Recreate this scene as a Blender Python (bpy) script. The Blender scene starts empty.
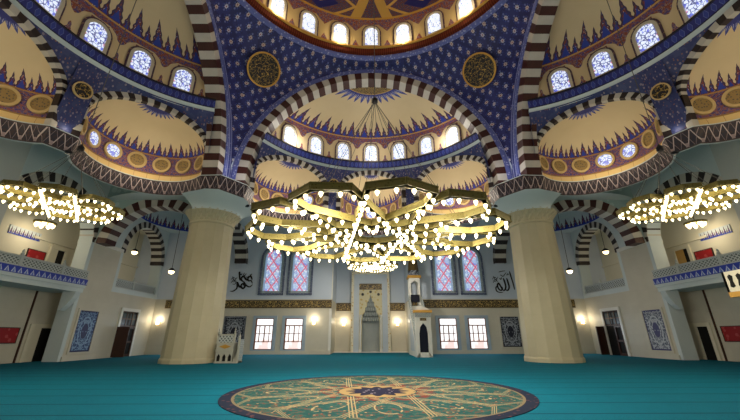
import bpy, math, random
from mathutils import Vector, Matrix
R_ = math.radians
sin, cos, pi = math.sin, math.cos, math.pi
random.seed(7)
SC = bpy.context.scene
COL = SC.collection

# ------------------------------------------------------------------ node expressions
def lin(c):
    o = []
    for x in c[:3]:
        x = x/255.0
        o.append(x/12.92 if x <= .04045 else ((x+.055)/1.055)**2.4)
    return (o[0], o[1], o[2], 1.0)

class X:
    """scalar node expression"""
    def __init__(s, g, k): s.g, s.k = g, k
    def _b(s, op, a, b=None, c=None):
        n = s.g.nt.nodes.new('ShaderNodeMath'); n.operation = op
        for i, q in enumerate((a, b, c)):
            if q is None: continue
            if isinstance(q, X): s.g.nt.links.new(q.k, n.inputs[i])
            else: n.inputs[i].default_value = float(q)
        return X(s.g, n.outputs[0])
    def __add__(s, o): return s._b('ADD', s, o)
    __radd__ = __add__
    def __sub__(s, o): return s._b('SUBTRACT', s, o)
    def __rsub__(s, o): return s._b('SUBTRACT', o, s)
    def __mul__(s, o): return s._b('MULTIPLY', s, o)
    __rmul__ = __mul__
    def __truediv__(s, o): return s._b('DIVIDE', s, o)
    def __lt__(s, o): return s._b('LESS_THAN', s, o)
    def __gt__(s, o): return s._b('GREATER_THAN', s, o)
    def __and__(s, o): return s._b('MULTIPLY', s, o)
    def __or__(s, o): return s._b('MAXIMUM', s, o)
    def __invert__(s): return s._b('SUBTRACT', 1.0, s)
    def mn(s, o): return s._b('MINIMUM', s, o)
    def mx(s, o): return s._b('MAXIMUM', s, o)
    def fr(s): return s._b('FRACT', s)
    def fl(s): return s._b('FLOOR', s)
    def ab(s): return s._b('ABSOLUTE', s)
    def sn(s): return s._b('SINE', s)
    def cs(s): return s._b('COSINE', s)
    def sq(s): return s._b('SQRT', s)
    def at(s, o): return s._b('ARCTAN2', s, o)
    def md(s, o): return s._b('FLOORED_MODULO', s, o)

class G:
    def __init__(g, m):
        g.m = m; g.nt = m.node_tree
        g._uv = g._ob = None
    @property
    def tc(g):
        if not hasattr(g, '_tc'): g._tc = g.nt.nodes.new('ShaderNodeTexCoord')
        return g._tc
    def _sep(g, sock):
        n = g.nt.nodes.new('ShaderNodeSeparateXYZ'); g.nt.links.new(sock, n.inputs[0])
        return [X(g, n.outputs[i]) for i in range(3)]
    @property
    def uv(g):
        if g._uv is None: g._uv = g._sep(g.tc.outputs['UV'])
        return g._uv[0], g._uv[1]
    @property
    def ob(g):
        if g._ob is None: g._ob = g._sep(g.tc.outputs['Object'])
        return g._ob
    def vec(g, x, y, z=0.0):
        n = g.nt.nodes.new('ShaderNodeCombineXYZ')
        for i, q in enumerate((x, y, z)):
            if isinstance(q, X): g.nt.links.new(q.k, n.inputs[i])
            else: n.inputs[i].default_value = q
        return n.outputs[0]
    def noise(g, scale, vec=None, detail=3, rough=.55):
        n = g.nt.nodes.new('ShaderNodeTexNoise'); n.inputs['Scale'].default_value = scale
        n.inputs['Detail'].default_value = detail; n.inputs['Roughness'].default_value = rough
        g.nt.links.new(vec if vec is not None else g.tc.outputs['Object'], n.inputs['Vector'])
        return X(g, n.outputs[0])
    def vor(g, scale, vec=None, feat='F1'):
        n = g.nt.nodes.new('ShaderNodeTexVoronoi'); n.feature = feat; n.inputs['Scale'].default_value = scale
        g.nt.links.new(vec if vec is not None else g.tc.outputs['Object'], n.inputs['Vector'])
        return X(g, n.outputs['Distance'])
    def brick(g, vec, bw, bh, mortar=.012):
        n = g.nt.nodes.new('ShaderNodeTexBrick'); n.inputs['Scale'].default_value = 1
        n.inputs['Brick Width'].default_value = bw; n.inputs['Row Height'].default_value = bh
        n.inputs['Mortar Size'].default_value = mortar
        n.inputs['Color1'].default_value = (1, 1, 1, 1); n.inputs['Color2'].default_value = (.86, .86, .86, 1)
        n.inputs['Mortar'].default_value = (.55, .55, .55, 1)
        g.nt.links.new(vec, n.inputs['Vector'])
        return X(g, n.outputs['Color'])
    def col(g, c):
        if isinstance(c, tuple): return lin(c)
        return c
    def mix(g, f, a, b, mode='MIX'):
        n = g.nt.nodes.new('ShaderNodeMix'); n.data_type = 'RGBA'; n.blend_type = mode
        if isinstance(f, X): g.nt.links.new(f.k, n.inputs[0])
        else: n.inputs[0].default_value = f
        for i, q in ((6, a), (7, b)):
            if isinstance(q, X): g.nt.links.new(q.k, n.inputs[i])
            elif isinstance(q, tuple): n.inputs[i].default_value = lin(q)
            else: g.nt.links.new(q, n.inputs[i])
        return n.outputs[2]

def MAT(name, fn, rough=.6, metal=0.0, emit=None, estr=0.0, bump=None, bstr=.3, bdist=.02, sample=None, spec=.4):
    m = bpy.data.materials.new(name); m.use_nodes = True
    g = G(m); b = m.node_tree.nodes['Principled BSDF']
    def put(c, inp):
        if isinstance(c, tuple): b.inputs[inp].default_value = lin(c)
        elif isinstance(c, X): m.node_tree.links.new(c.k, b.inputs[inp])
        else: m.node_tree.links.new(c, b.inputs[inp])
    c = fn(g) if callable(fn) else fn
    put(c, 'Base Color')
    b.inputs['Roughness'].default_value = rough; b.inputs['Metallic'].default_value = metal
    b.inputs['Specular IOR Level'].default_value = spec
    if emit is not None:
        e = emit(g) if callable(emit) else (c if emit is True else emit)
        put(e, 'Emission Color'); b.inputs['Emission Strength'].default_value = estr
        m.cycles.emission_sampling = sample or 'AUTO'
    if bump:
        h = bump(g); n = m.node_tree.nodes.new('ShaderNodeBump')
        n.inputs['Strength'].default_value = bstr; n.inputs['Distance'].default_value = bdist
        m.node_tree.links.new(h.k, n.inputs['Height']); m.node_tree.links.new(n.outputs[0], b.inputs['Normal'])
    return m

# ------------------------------------------------------------------ colours
GOLD = (214, 188, 138); NAVY = (30, 36, 98); BLUE = (44, 66, 168); DRED = (120, 44, 40)
PURP = (112, 88, 128); LAV = (182, 184, 222); WHITE = (226, 222, 212)

def rich(g, vec, s=1.0, a=NAVY, b=DRED, c=LAV, d=(170, 120, 90)):
    """small scale painted floral ornament"""
    n1 = g.vor(5*s, vec); n2 = g.noise(6*s, vec, 2); n3 = g.vor(9*s, vec)
    q = g.mix(n2 > .53, a, b)
    q = g.mix((n2 > .47) & (n2 < .50), q, d)
    q = g.mix(n3 < .17, q, c)
    return q

def palmettes(g, base, u, v, v0, h, small=.62, blue=BLUE):
    """row of pointed palmettes; one big and one small per unit of u, standing on v0"""
    t = (v-v0)/h
    c = ((u.fr())-.5).ab()*2.0
    wob = (t*26.0).sn()*.075
    w1 = (1.0-t)*.66+wob*(1.0-t)
    big = (c < w1) & (t > 0) & (t < .995)
    t2 = t/small
    c2 = 1.0-c
    w2 = (1.0-t2)*.44+(t2*17.0).sn()*.07*(1.0-t2)
    sm = (c2 < w2) & (t > 0) & (t2 < .99)
    ins = big | sm
    core = ((c < (.46-t)*1.05) | (c2 < (.30-t)*.8)) & (t > .03)
    edge = (((c > w1-.15) & big) | ((c2 > w2-.12) & sm))
    vv = g.vec(u*2.2, v*1.6)
    n = g.noise(4.0, vv, 2); n2 = g.vor(5.0, vv)
    body = g.mix(n > .5, (58, 52, 110), (128, 58, 52))
    body = g.mix(n2 < .2, body, (220, 205, 200))
    q = g.mix(ins, base, body)
    q = g.mix(core, q, blue)
    q = g.mix(edge & (n > .40), q, (70, 48, 74))
    return q

def rosette(g, base, u, r, R, k, mid=None):
    """pointed rosette painted round a crown; r = distance from the crown"""
    c = ((u*k).fr()-.5).ab()*2.0
    t = r/R
    star = t < (1.0-c*.34)
    q = g.mix(star, base, (66, 76, 150))
    q = g.mix((t < .9-c*.25) & ((c > .3) & (c < .5)), q, (176, 178, 214))
    q = g.mix(t < .70-c*.16, q, (48, 54, 128))
    if mid:
        q = g.mix(t < .56, q, (196, 160, 84))
        n = g.noise(7.0, g.vec(u*6.0, r*1.8), 3)
        q = g.mix((t < .53) & (n > .47), q, (40, 34, 34))
    return q

M = {}
def cellstar(g, u, v, size, kx=8, lobes=.32):
    x = ((u/size).fr()-.5); y = ((v/size).fr()-.5)
    r = (x*x+y*y).sq(); a = y.at(x)
    return x, y, r, a

def pend(g):
    u, v = g.uv
    q = g.mix(g.noise(1.3) > .5, (40, 46, 112), (33, 38, 96))
    for k, (sz, ox, oy, cc, rr) in enumerate(((.92, 0, 0, (204, 202, 220), .115), (.92, .46, .46, (206, 190, 186), .115), (.46, .23, 0, (104, 112, 176), .12))):
        x, y, r, a = cellstar(g, u+ox, v+oy, sz)
        star = r < (a*8.0).cs()*.04+rr
        q = g.mix(star, q, cc)
        if k < 2:
            q = g.mix(r < .045, q, (150, 60, 50))
            q = g.mix((r > .20) & (r < .25) & ((a*8.0).cs() > .1), q, (64, 78, 160))
    return q
M['pend'] = MAT('painted_star_tile', pend, .5)
M['border'] = MAT('blue_border_paint', lambda g: g.mix(((g.uv[1]*3.0).fr()-.5).ab() < .14, g.mix(g.vor(4.0) < .22, (58, 70, 146), (150, 156, 208)), (170, 176, 214)), .5)

def haldome_u(g, ex):
    u, v = g.uv
    base = g.mix(g.noise(.7), (212, 190, 148), (224, 204, 164))
    return u, v, base

def half_dome_mat(vd, vf, fh, vmax, ros):
    def f(g):
        u, v, base = haldome_u(g, 0)
        # motifs between the windows
        c = 1.0-(u.fr()-.5).ab()*2.0      # 0 midway between windows
        vv = g.vec(u*2.4, v*1.1)
        orn = rich(g, vv, .9, (88, 74, 128), (142, 76, 60), (206, 176, 150), (196, 150, 84))
        drum = v < vd
        up = (c < (v-vd+.75)*.72+((v*9.0).sn())*.05) & (v > vd-.75)
        lo = (c < (.80-v)*.30+((v*11.0).sn())*.03)
        sidep = (c > .60) & (v < vd-.1)
        q = g.mix(drum & (up | lo), base, orn)
        q = g.mix(drum & sidep, q, rich(g, g.vec(u*3.0, v*1.6), 1.4, (92, 70, 92), (130, 72, 60), (200, 176, 150)))
        band = (v > vd) & (v < vf)
        q = g.mix(band, q, rich(g, vv, 1.2, (84, 72, 130), (150, 78, 60), (204, 176, 150)))
        q = g.mix((v > vf-.10) & (v < vf), q, (206, 164, 96))
        q = palmettes(g, q, u*2.0, v, vf, fh)
        q = g.mix((vmax-v) < ros, q, rosette(g, base, u, vmax-v, ros, 2.0, True))
        return q
    return MAT('painted_half_dome', f, .55)

def exedra_mat(vc, vb, fh, vmax, ros):
    def f(g):
        u, v, base = haldome_u(g, 0)
        vv = g.vec(u*1.6, v*1.4)
        q = base
        q = g.mix(v < vc, q, g.mix((u*2.0).fr() < .03, (220, 190, 128), (170, 130, 80)))
        band = (v > vc) & (v < vb)
        orn = rich(g, vv, 1.2, (70, 62, 128), (140, 84, 84), (190, 170, 180), (150, 120, 96))
        q = g.mix(band, q, orn)
        q = g.mix((v > vc) & (v < vc+.09), q, (150, 112, 66))
        q = g.mix((v > vb-.09) & (v < vb), q, (172, 130, 76))
        q = palmettes(g, q, u*2.0, v, vb, fh, .72)
        q = g.mix((vmax-v) < ros, q, rosette(g, base, u, vmax-v, ros, 2.0))
        return q
    return MAT('painted_exedra', f, .55)

def maindome(g):
    u, v = g.uv
    base = g.mix(g.noise(.8), (206, 178, 122), (216, 190, 138))
    c = 1.0-(u.fr()-.5).ab()*2.0
    vv = g.vec(u*2.4, v*1.1)
    orn = rich(g, vv, .9, (100, 80, 128), (150, 78, 66), (212, 182, 160), (200, 150, 84))
    up = (c < (v-1.75)*.72) & (v > 1.75)
    lo = c < (.85-v)*.34
    q = g.mix((v < 2.5) & (up | lo), base, orn)
    q = g.mix((c > .62) & (v < 2.4), q, rich(g, g.vec(u*3.0, v*1.6), 1.4, (92, 74, 100), (120, 84, 84), (200, 180, 160)))
    q = g.mix((v > 2.5) & (v < 2.95), q, orn)
    q = g.mix((v > 2.95) & (v < 3.12), q, (206, 158, 70))
    # interlaced lozenges above
    a = (u/3.42857+.105).fr()-.5; t = (v-3.12)/2.6
    d = a.ab()*2.2+(t-.30).ab()*1.3
    up2 = v > 3.12
    lo2 = rich(g, vv, 1.6, (84, 66, 112), (120, 66, 58), (196, 168, 120), (70, 96, 84))
    q = g.mix(up2, q, lo2)
    a2 = (a.ab()-.5).ab()*2.0
    tri = (a2 < .40-t*.30) | (a2 < (t-.62)*.6)
    q = g.mix(up2 & tri, q, (206, 166, 88))
    q = g.mix(up2 & tri & (a2 < .20-t*.30), q, lo2)
    q = g.mix(up2 & (d < .80), q, lo2)
    q = g.mix(up2 & (d < .80) & (d > .70), q, (214, 172, 92))
    q = g.mix(up2 & (d < .40), q, (34, 40, 116))
    q = g.mix(up2 & (d < .12), q, (190, 150, 110))
    q = g.mix((v > 10.8), q, (196, 160, 84))
    return q
M['maindome'] = MAT('painted_main_dome', maindome, .55)

def bluebay(g):
    u, v = g.uv
    vv = g.vec(u, v)
    q = g.mix(g.noise(2.0, vv, 2) > .52, (46, 56, 108), (58, 68, 116))
    q = g.mix(g.vor(3.6, vv) < .22, q, (132, 124, 142))
    q = g.mix(g.vor(5.2, vv) < .17, q, (136, 96, 84))
    return q
M['bluebay'] = MAT('painted_blue_floral', bluebay, .5)
def blueband(g):
    u, v = g.uv
    x = ((u*2.6).fr()-.5).ab(); 
    q = g.mix((x+(v-.5).ab()*.6) < .30, (34, 44, 122), (48, 64, 150))
    q = g.mix(((x+(v-.5).ab()*.6)-.30).ab() < .03, q, (96, 110, 176))
    q = g.mix((v > .88) | (v < .12), q, (26, 30, 62))
    return q
M['blueband'] = MAT('blue_tile_band', blueband, .45)
def cornice(g):
    u, v = g.uv
    t = ((u*1.6).fr()-.5).ab()*2.0
    l1 = (t-v).ab() < .07
    t2 = ((u*1.6+.5).fr()-.5).ab()*2.0
    l2 = (t2-v).ab() < .035
    n = g.noise(9.0, None, 2)
    q = g.mix(n > .52, (30, 28, 46), (50, 34, 38))
    q = g.mix(l2, q, (130, 112, 116)); q = g.mix(l1, q, (188, 172, 170))
    q = g.mix((t < .22) & (v < .3), q, (150, 132, 134))
    q = g.mix((v > .93) | (v < .07), q, (60, 46, 46))
    return q
M['cornice'] = MAT('cornice_triangle_ornament', cornice, .5)

def stone(c1, c2, bw=1.6, bh=.8, rough=.5):
    def f(g):
        o = g.ob
        b = g.brick(g.vec(o[0]+o[1], o[2]), bw, bh, .010)
        q = g.mix(g.noise(1.2, None, 4), c1, c2)
        return g.mix(.16, q, b, 'MULTIPLY')
    return MAT('marble_cladding', f, rough)
M['wall'] = stone((188, 184, 168), (204, 200, 186))
M['plaster'] = MAT('pale_plaster', lambda g: g.mix(g.noise(.6, None, 4), (188, 202, 206), (204, 214, 216)), .7)
M['upwall'] = MAT('pale_grey_wall', lambda g: g.mix(g.noise(.6, None, 4), (186, 198, 214), (198, 208, 222)), .6)
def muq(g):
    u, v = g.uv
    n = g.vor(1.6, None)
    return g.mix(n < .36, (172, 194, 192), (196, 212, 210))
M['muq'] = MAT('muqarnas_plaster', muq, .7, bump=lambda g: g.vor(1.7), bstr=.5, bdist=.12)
M['pier'] = stone((178, 170, 140), (194, 186, 158), 9.0, 1.4)
M['ceil'] = MAT('cream_plaster', lambda g: g.mix(g.noise(.5), (208, 204, 184), (216, 212, 194)), .7)
M['white'] = MAT('white_marble', lambda g: g.mix(g.noise(1.5, None, 5), (212, 212, 206), (228, 228, 222)), .4)
M['vred'] = MAT('dark_red_marble', lambda g: g.mix(g.noise(3.0, None, 5), (52, 24, 20), (72, 33, 27)), .45)
M['vwhite'] = MAT('grey_white_marble', lambda g: g.mix(g.noise(2.0, None, 5), (176, 172, 164), (202, 198, 188)), .45)
M['vblack'] = MAT('near_black_marble', lambda g: g.mix(g.noise(3.0, None, 4), (30, 24, 26), (48, 36, 36)), .45)
M['gold'] = MAT('gilded_metal', lambda g: g.mix(g.vor(14.0) < .25, (136, 124, 70), (104, 92, 46)), .5, .4)
M['goldpaint'] = MAT('gold_leaf_moulding', lambda g: g.mix(g.noise(3.0), (186, 138, 56), (204, 158, 76)), .4, .35)
M['ringred'] = MAT('dark_red_ring', lambda g: g.mix(((g.uv[0]*6.0).fr() < .3), (80, 32, 22), (108, 50, 30)), .85, spec=.1)
M['black'] = MAT('black_paint', (18, 17, 19), .5)
M['iron'] = MAT('dark_steel', (40, 40, 44), .4, .7)
M['wire'] = MAT('steel_wire', (92, 90, 86), .5, .3)
M['wood'] = MAT('dark_wood', lambda g: g.mix(g.noise(4.0, None, 4), (48, 26, 20), (72, 40, 28)), .4)
M['brownwood'] = MAT('brown_window_wood', lambda g: g.mix(g.noise(4.0), (136, 84, 60), (156, 100, 74)), .5)
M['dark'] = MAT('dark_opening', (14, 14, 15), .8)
M['greyblue'] = MAT('grey_blue_painted_surround', lambda g: g.mix(g.noise(3.0), (148, 166, 184), (166, 182, 196)), .5)
M['red'] = MAT('red_board', lambda g: g.mix(g.vor(3.0) < .3, (150, 20, 26), (176, 70, 70)), .5)
def carpet(g):
    o = g.ob
    n = g.noise(2.5, None, 3); n2 = g.noise(40.0, None, 2)
    q = g.mix(n, (0, 96, 118), (0, 108, 132))
    q = g.mix(n2 > .58, q, (0, 82, 100))
    row = ((o[1]/1.25).fr()-.5).ab()
    q = g.mix(row < .035, q, (0, 72, 90))
    return q
M['carpet'] = MAT('teal_prayer_carpet', carpet, .95, spec=.1)

def rug(g):
    o = g.ob
    x, y = o[0], o[1]
    r = (x*x+y*y).sq()/4.3; a = y.at(x)
    n = g.noise(4.4, None, 3); v = g.vor(5.5)
    q = g.mix(n > .5, (28, 74, 74), (48, 88, 80))
    q = g.mix(v < .16, q, (176, 150, 104))
    q = g.mix((v > .16) & (v < .21), q, (120, 52, 44))
    q = g.mix((n > .57) & (n < .61), q, (112, 58, 48))
    q = g.mix((r < .40) & (n > .50), q, (104, 50, 42))
    line = None
    for k in range(6):
        t = R_(30*k+4)
        p = x*cos(t)+y*sin(t); s = (y*cos(t)-x*sin(t)).ab()
        pa = p.ab()
        wv = .80-(pa-3.45).mx(0.0)*1.35
        d = (s-wv).ab()
        l = ((d < .016) | ((d-.075).ab() < .013)) & (pa < 4.02) & (pa > .9)
        # small cartouche in each petal
        e = (((pa-2.55)/.62)*((pa-2.55)/.62)+(s/.30)*(s/.30)).sq()
        l = l | (((e-1.0).ab() < .06) & (n > .45)) | ((e < .35) & (v < .2))
        line = l if line is None else (line | l)
    q = g.mix(line, q, (160, 142, 104))
    q = g.mix((r < .26) & (n > .35), q, (150, 126, 84))
    q = g.mix(r < (a*12.0).cs()*.03+.185, q, (30, 30, 52))
    q = g.mix((r < .12) & (v < .25), q, (150, 140, 150))
    q = g.mix(r > .93, q, g.mix(v < .24, (30, 38, 58), (92, 60, 62)))
    q = g.mix((r > .915) & (r < .93), q, (120, 108, 86))
    return q
M['rug'] = MAT('woven_medallion', rug, .95, spec=.1)

def script_gold(bg=(34, 28, 24), fg=(196, 166, 96), sx=1.0, dense=.5):
    def f(g):
        u, v = g.uv
        vv = g.vec(u*sx, v)
        n = g.noise(5.0, vv, 2, .4)
        n2 = g.noise(7.0, g.vec(u*sx+9.0, v*.8), 1)
        s = ((n-.5).ab() < .019) | ((n2-.5).ab() < .013)
        s = s & (v > .12) & (v < .88)
        q = g.mix(s, bg, fg)
        q = g.mix((v > .95) | (v < .05), q, (130, 108, 70))
        return q
    return MAT('gilt_inscription', f, .45)
M['script'] = script_gold()
def roundel(g):
    o = g.ob
    r = (o[0]*o[0]+o[2]*o[2]).sq()
    n = g.noise(3.2, None, 2, .4); n2 = g.noise(2.6, g.vec(o[0]+5.0, o[2]*1.3), 1)
    s = ((n-.5).ab() < .012) | ((n2-.5).ab() < .010)
    q = g.mix(s, (20, 20, 26), (176, 142, 66))
    return q
M['roundel'] = MAT('black_gold_calligraphy', roundel, .5)

def tilepanel(bg, fg, kk):
    def f(g):
        u, v = g.uv          # 0..1, 0..1
        x = (u-.5).ab(); vv = g.vec(x*2.4, v*3.0)
        n = g.noise(3.2, vv, 2); w = g.vor(4.0, vv)
        q = g.mix(((n-.5).ab() < .045), bg, fg)
        e = ((x/.30)*(x/.30)+((v-.5)/.34)*((v-.5)/.34)).sq()
        q = g.mix((e-1.0).ab() < .07, q, fg)
        q = g.mix((e < .55) & (w > .2), q, kk)
        q = g.mix((x > .44) | (v > .965) | (v < .035), q, g.mix(w < .25, kk, fg))
        return q
    return MAT('painted_tile_panel', f, .35)
M['tile_blue'] = tilepanel((34, 62, 112), (120, 150, 186), (30, 34, 84))
M['tile_dark'] = tilepanel((44, 50, 62), (150, 156, 166), (22, 24, 44))
M['tile_grey'] = tilepanel((84, 92, 112), (176, 182, 192), (56, 56, 106))

def frieze(bg, fg):
    def f(g):
        u, v = g.uv
        q = palmettes(g, bg, u, v, 0.0, 1.0, .7, (34, 54, 158))
        return g.mix(v < .12, q, (40, 66, 172))
    return MAT('blue_palmette_frieze', f, .5)
M['frieze'] = frieze((196, 208, 214), BLUE)
def balc(g):
    u, v = g.uv
    c = ((u*2.6).fr()-.5).ab()*2.0
    q = g.mix((c < (.85-v)*1.0) & (v > .1), (40, 62, 168), (200, 210, 224))
    q = g.mix((c < (.7-v)*.7) & (v > .12), q, (96, 120, 196))
    return q
M['balc'] = MAT('blue_white_balcony_frieze', balc, .5)
def lattice(g):
    u, v = g.uv
    a = ((u*4.0+v*4.0).fr()-.5).ab(); b = ((u*4.0-v*4.0).fr()-.5).ab()
    return g.mix((a < .17) | (b < .17), (96, 104, 104), (186, 194, 194))
M['lattice'] = MAT('pierced_marble_lattice', lattice, .5)

def glass_dome(g):
    u, v = g.uv          # metres
    vv = g.vec(u, v)
    w = g.vor(4.6, vv, 'DISTANCE_TO_EDGE'); h = g.vor(4.6, vv)
    n = g.noise(2.2, vv, 1)
    q = g.mix(h < .20, (238, 244, 255), (150, 178, 236))
    q = g.mix((n > .60), q, (128, 140, 220))
    q = g.mix((n < .36), q, (236, 216, 226))
    q = g.mix(w < .055, q, (70, 80, 120))
    return q
M['glass'] = MAT('daylit_dome_glass', (160, 170, 190), .3, emit=glass_dome, estr=1.25)
def glass_side(g):
    u, v = g.uv
    vv = g.vec(u, v)
    w = g.vor(4.6, vv, 'DISTANCE_TO_EDGE'); n = g.noise(2.4, vv, 1)
    q = g.mix(g.vor(4.6, vv) < .24, (222, 232, 255), (96, 110, 214))
    q = g.mix(n > .58, q, (84, 96, 204)); q = g.mix(n < .34, q, (206, 120, 140))
    q = g.mix(w < .07, q, (60, 60, 110))
    return q
M['glass_side'] = MAT('daylit_blue_glass', (140, 150, 190), .3, emit=glass_side, estr=1.1)
def stained(g):
    u, v = g.uv
    a = ((u*1.1+v*.80).fr()-.5).ab(); b = ((u*1.1-v*.80).fr()-.5).ab()
    d1 = (a < .085); d2 = (b < .085)
    vv = g.vec(u, v); w = g.vor(3.8, vv); n = g.noise(2.0, vv, 1)
    q = g.mix(w < .30, (176, 204, 240), (240, 242, 248))
    q = g.mix((n > .60), q, (124, 140, 224)); q = g.mix((a+b < .30), q, (240, 240, 250))
    q = g.mix(d1 | d2, q, (216, 62, 96))
    q = g.mix(g.vor(3.8, vv, 'DISTANCE_TO_EDGE') < .035, q, (84, 84, 130))
    q = g.mix(u.ab() > .62, q, g.mix(w < .25, (110, 140, 170), (190, 214, 222)))
    return q
M['stained'] = MAT('stained_glass', (150, 150, 170), .3, emit=stained, estr=.9)
def daypane(g):
    u, v = g.uv
    n = g.noise(1.6, g.vec(u, v*.8), 2)
    q = g.mix(v, (236, 232, 232), (250, 252, 255))
    return g.mix((v < .30) & (n > .45), q, (222, 190, 184))
M['pane'] = MAT('daylight_pane', (190, 195, 200), .2, emit=daypane, estr=1.25)
M['bulb'] = MAT('lit_bulb', (255, 240, 200), .4, emit=(255, 240, 190), estr=4.0, sample='NONE')
M['lampglass'] = MAT('lit_lamp_glass', (255, 230, 180), .4, emit=(255, 226, 170), estr=5.0, sample='NONE')
M['rugedge'] = MAT('plain', (40, 46, 70), .9)

# ------------------------------------------------------------------ mesh builder
class MB:
    def __init__(s): s.v = []; s.f = []; s.m = []; s.uv = []
    def face(s, pts, uv=None, m=0):
        i = len(s.v); s.v += [tuple(p) for p in pts]
        s.f.append(tuple(range(i, i+len(pts)))); s.m.append(m)
        s.uv.append(uv or [(0, 0)]*len(pts))
    def grid(s, P, UV=None, m=0, close=False):
        """P[i][j] points"""
        i0 = len(s.v); n = len(P); k = len(P[0])
        for row in P: s.v += [tuple(p) for p in row]
        for i in range(n-1):
            for j in range(k-1 if not close else k):
                j2 = (j+1) % k
                s.f.append((i0+i*k+j, i0+i*k+j2, i0+(i+1)*k+j2, i0+(i+1)*k+j)); s.m.append(m)
                if UV: s.uv.append([UV[i][j], UV[i][j+1] if not close else UV[i][j+1], UV[i+1][j+1], UV[i+1][j]])
                else: s.uv.append([(0, 0)]*4)
    def box(s, a, b, m=0, T=None):
        x0, y0, z0 = a; x1, y1, z1 = b
        P = [(x0,y0,z0),(x1,y0,z0),(x1,y1,z0),(x0,y1,z0),(x0,y0,z1),(x1,y0,z1),(x1,y1,z1),(x0,y1,z1)]
        if T: P = [T(p) for p in P]
        for q in ((0,1,5,4),(1,2,6,5),(2,3,7,6),(3,0,4,7),(4,5,6,7),(3,2,1,0)):
            pts = [P[i] for i in q]
            s.face(pts, [(0,0),(1,0),(1,1),(0,1)], m)
    def prism(s, poly, y0, y1, m=0, T=None, uvw=1.0):
        """poly in (x,z), extruded in y"""
        f = T or (lambda p: p)
        n = len(poly)
        s.face([f((x, y0, z)) for x, z in poly], [(x*uvw, z*uvw) for x, z in poly], m)
        s.face([f((x, y1, z)) for x, z in reversed(poly)], [(x*uvw, z*uvw) for x, z in reversed(poly)], m)
        for i in range(n):
            a, b = poly[i], poly[(i+1) % n]
            s.face([f((a[0], y0, a[1])), f((a[0], y1, a[1])), f((b[0], y1, b[1])), f((b[0], y0, b[1]))], None, m)
    def band(s, A, B, y0, y1, m=0, T=None, alt=None):
        """closed solid strip between two matching polylines in (x,z)"""
        f = T or (lambda p: p)
        for i in range(len(A)-1):
            mm = alt(i) if alt else m
            a, b, c, d = A[i], A[i+1], B[i+1], B[i]
            for y, o in ((y0, 1), (y1, -1)):
                q = [f((p[0], y, p[1])) for p in (a, b, c, d)][::o]
                s.face(q, [(i/6, 0), ((i+1)/6, 0), ((i+1)/6, 1), (i/6, 1)][::o], mm)
            for p, q in ((a, b), (d, c)):
                s.face([f((p[0], y0, p[1])), f((q[0], y0, q[1])), f((q[0], y1, q[1])), f((p[0], y1, p[1]))], None, mm)
            if alt or i == 0 :
                s.face([f((a[0], y0, a[1])), f((a[0], y1, a[1])), f((d[0], y1, d[1])), f((d[0], y0, d[1]))], None, mm)
            if alt or i == len(A)-2:
                s.face([f((b[0], y0, b[1])), f((b[0], y1, b[1])), f((c[0], y1, c[1])), f((c[0], y0, c[1]))], None, mm)
    def lathe(s, prof, n, c=(0,0,0), m=0, caps=True, rot=0.0, uvn=1.0):
        P = []; UV = []; L = 0
        for i, (r, z) in enumerate(prof):
            if i: L += math.hypot(r-prof[i-1][0], z-prof[i-1][1])
            P.append([(c[0]+r*cos(rot+2*pi*j/n), c[1]+r*sin(rot+2*pi*j/n), c[2]+z) for j in range(n)])
            UV.append([(uvn*j/n, L) for j in range(n+1)])
        s.grid(P, UV, m, True)
        if caps:
            for k, o in ((0, -1), (-1, 1)):
                if prof[k][0] > 1e-4: s.face(P[k][::o], None, m)
    def tube(s, p, q, r, n=6, m=0):
        p = Vector(p); q = Vector(q); d = (q-p).normalized()
        a = d.orthogonal().normalized(); b = d.cross(a)
        A = [p+(a*cos(2*pi*i/n)+b*sin(2*pi*i/n))*r for i in range(n)]
        B = [x+(q-p) for x in A]
        s.grid([A, B], None, m, True); s.face(A[::-1], None, m); s.face(B, None, m)
    def obj(s, name, mats, parent=None, smooth=False, merge=False):
        me = bpy.data.meshes.new(name)
        me.from_pydata(s.v, [], s.f)
        for mm in (mats if isinstance(mats, (list, tuple)) else [mats]): me.materials.append(mm)
        ul = me.uv_layers.new(name='UVMap')
        k = 0
        flat = []
        for u in s.uv:
            for t in u: flat += [t[0], t[1]]
        ul.data.foreach_set('uv', flat)
        me.polygons.foreach_set('material_index', s.m)
        if smooth: me.polygons.foreach_set('use_smooth', [True]*len(s.f))
        me.update()
        o = bpy.data.objects.new(name, me); COL.objects.link(o)
        if parent: o.parent = parent
        return o

def thing(name, label, cat, loc=(0,0,0), rz=0.0, group=None):
    o = bpy.data.objects.new(name, None); COL.objects.link(o); o.empty_display_size = .2
    o.location = loc; o.rotation_euler = (0, 0, rz); tag(o, label, cat, group); return o
def tag(o, label, cat, group=None):
    o['label'] = label; o['category'] = cat
    if group: o['group'] = group
    return o
def struct(o): o['kind'] = 'structure'; return o
def sroot(name, loc=(0,0,0), rz=0.0):
    o = bpy.data.objects.new(name, None); COL.objects.link(o); o.empty_display_size = .2
    o.location = loc; o.rotation_euler = (0, 0, rz); return struct(o)
def copy_tree(o, parent=None):
    c = o.copy(); COL.objects.link(c)
    if parent: c.parent = parent
    for ch in list(o.children): copy_tree(ch, c)
    return c
ORD = ['first', 'second', 'third', 'fourth', 'fifth', 'sixth', 'seventh', 'eighth', 'ninth', 'tenth', 'eleventh', 'twelfth', 'thirteenth']
WN = [0]
def wname(): WN[0] += 1; return 'window_%d' % WN[0]
TRN = [0]
def tname(): TRN[0] += 1; return 'trim_%d' % TRN[0]

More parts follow.
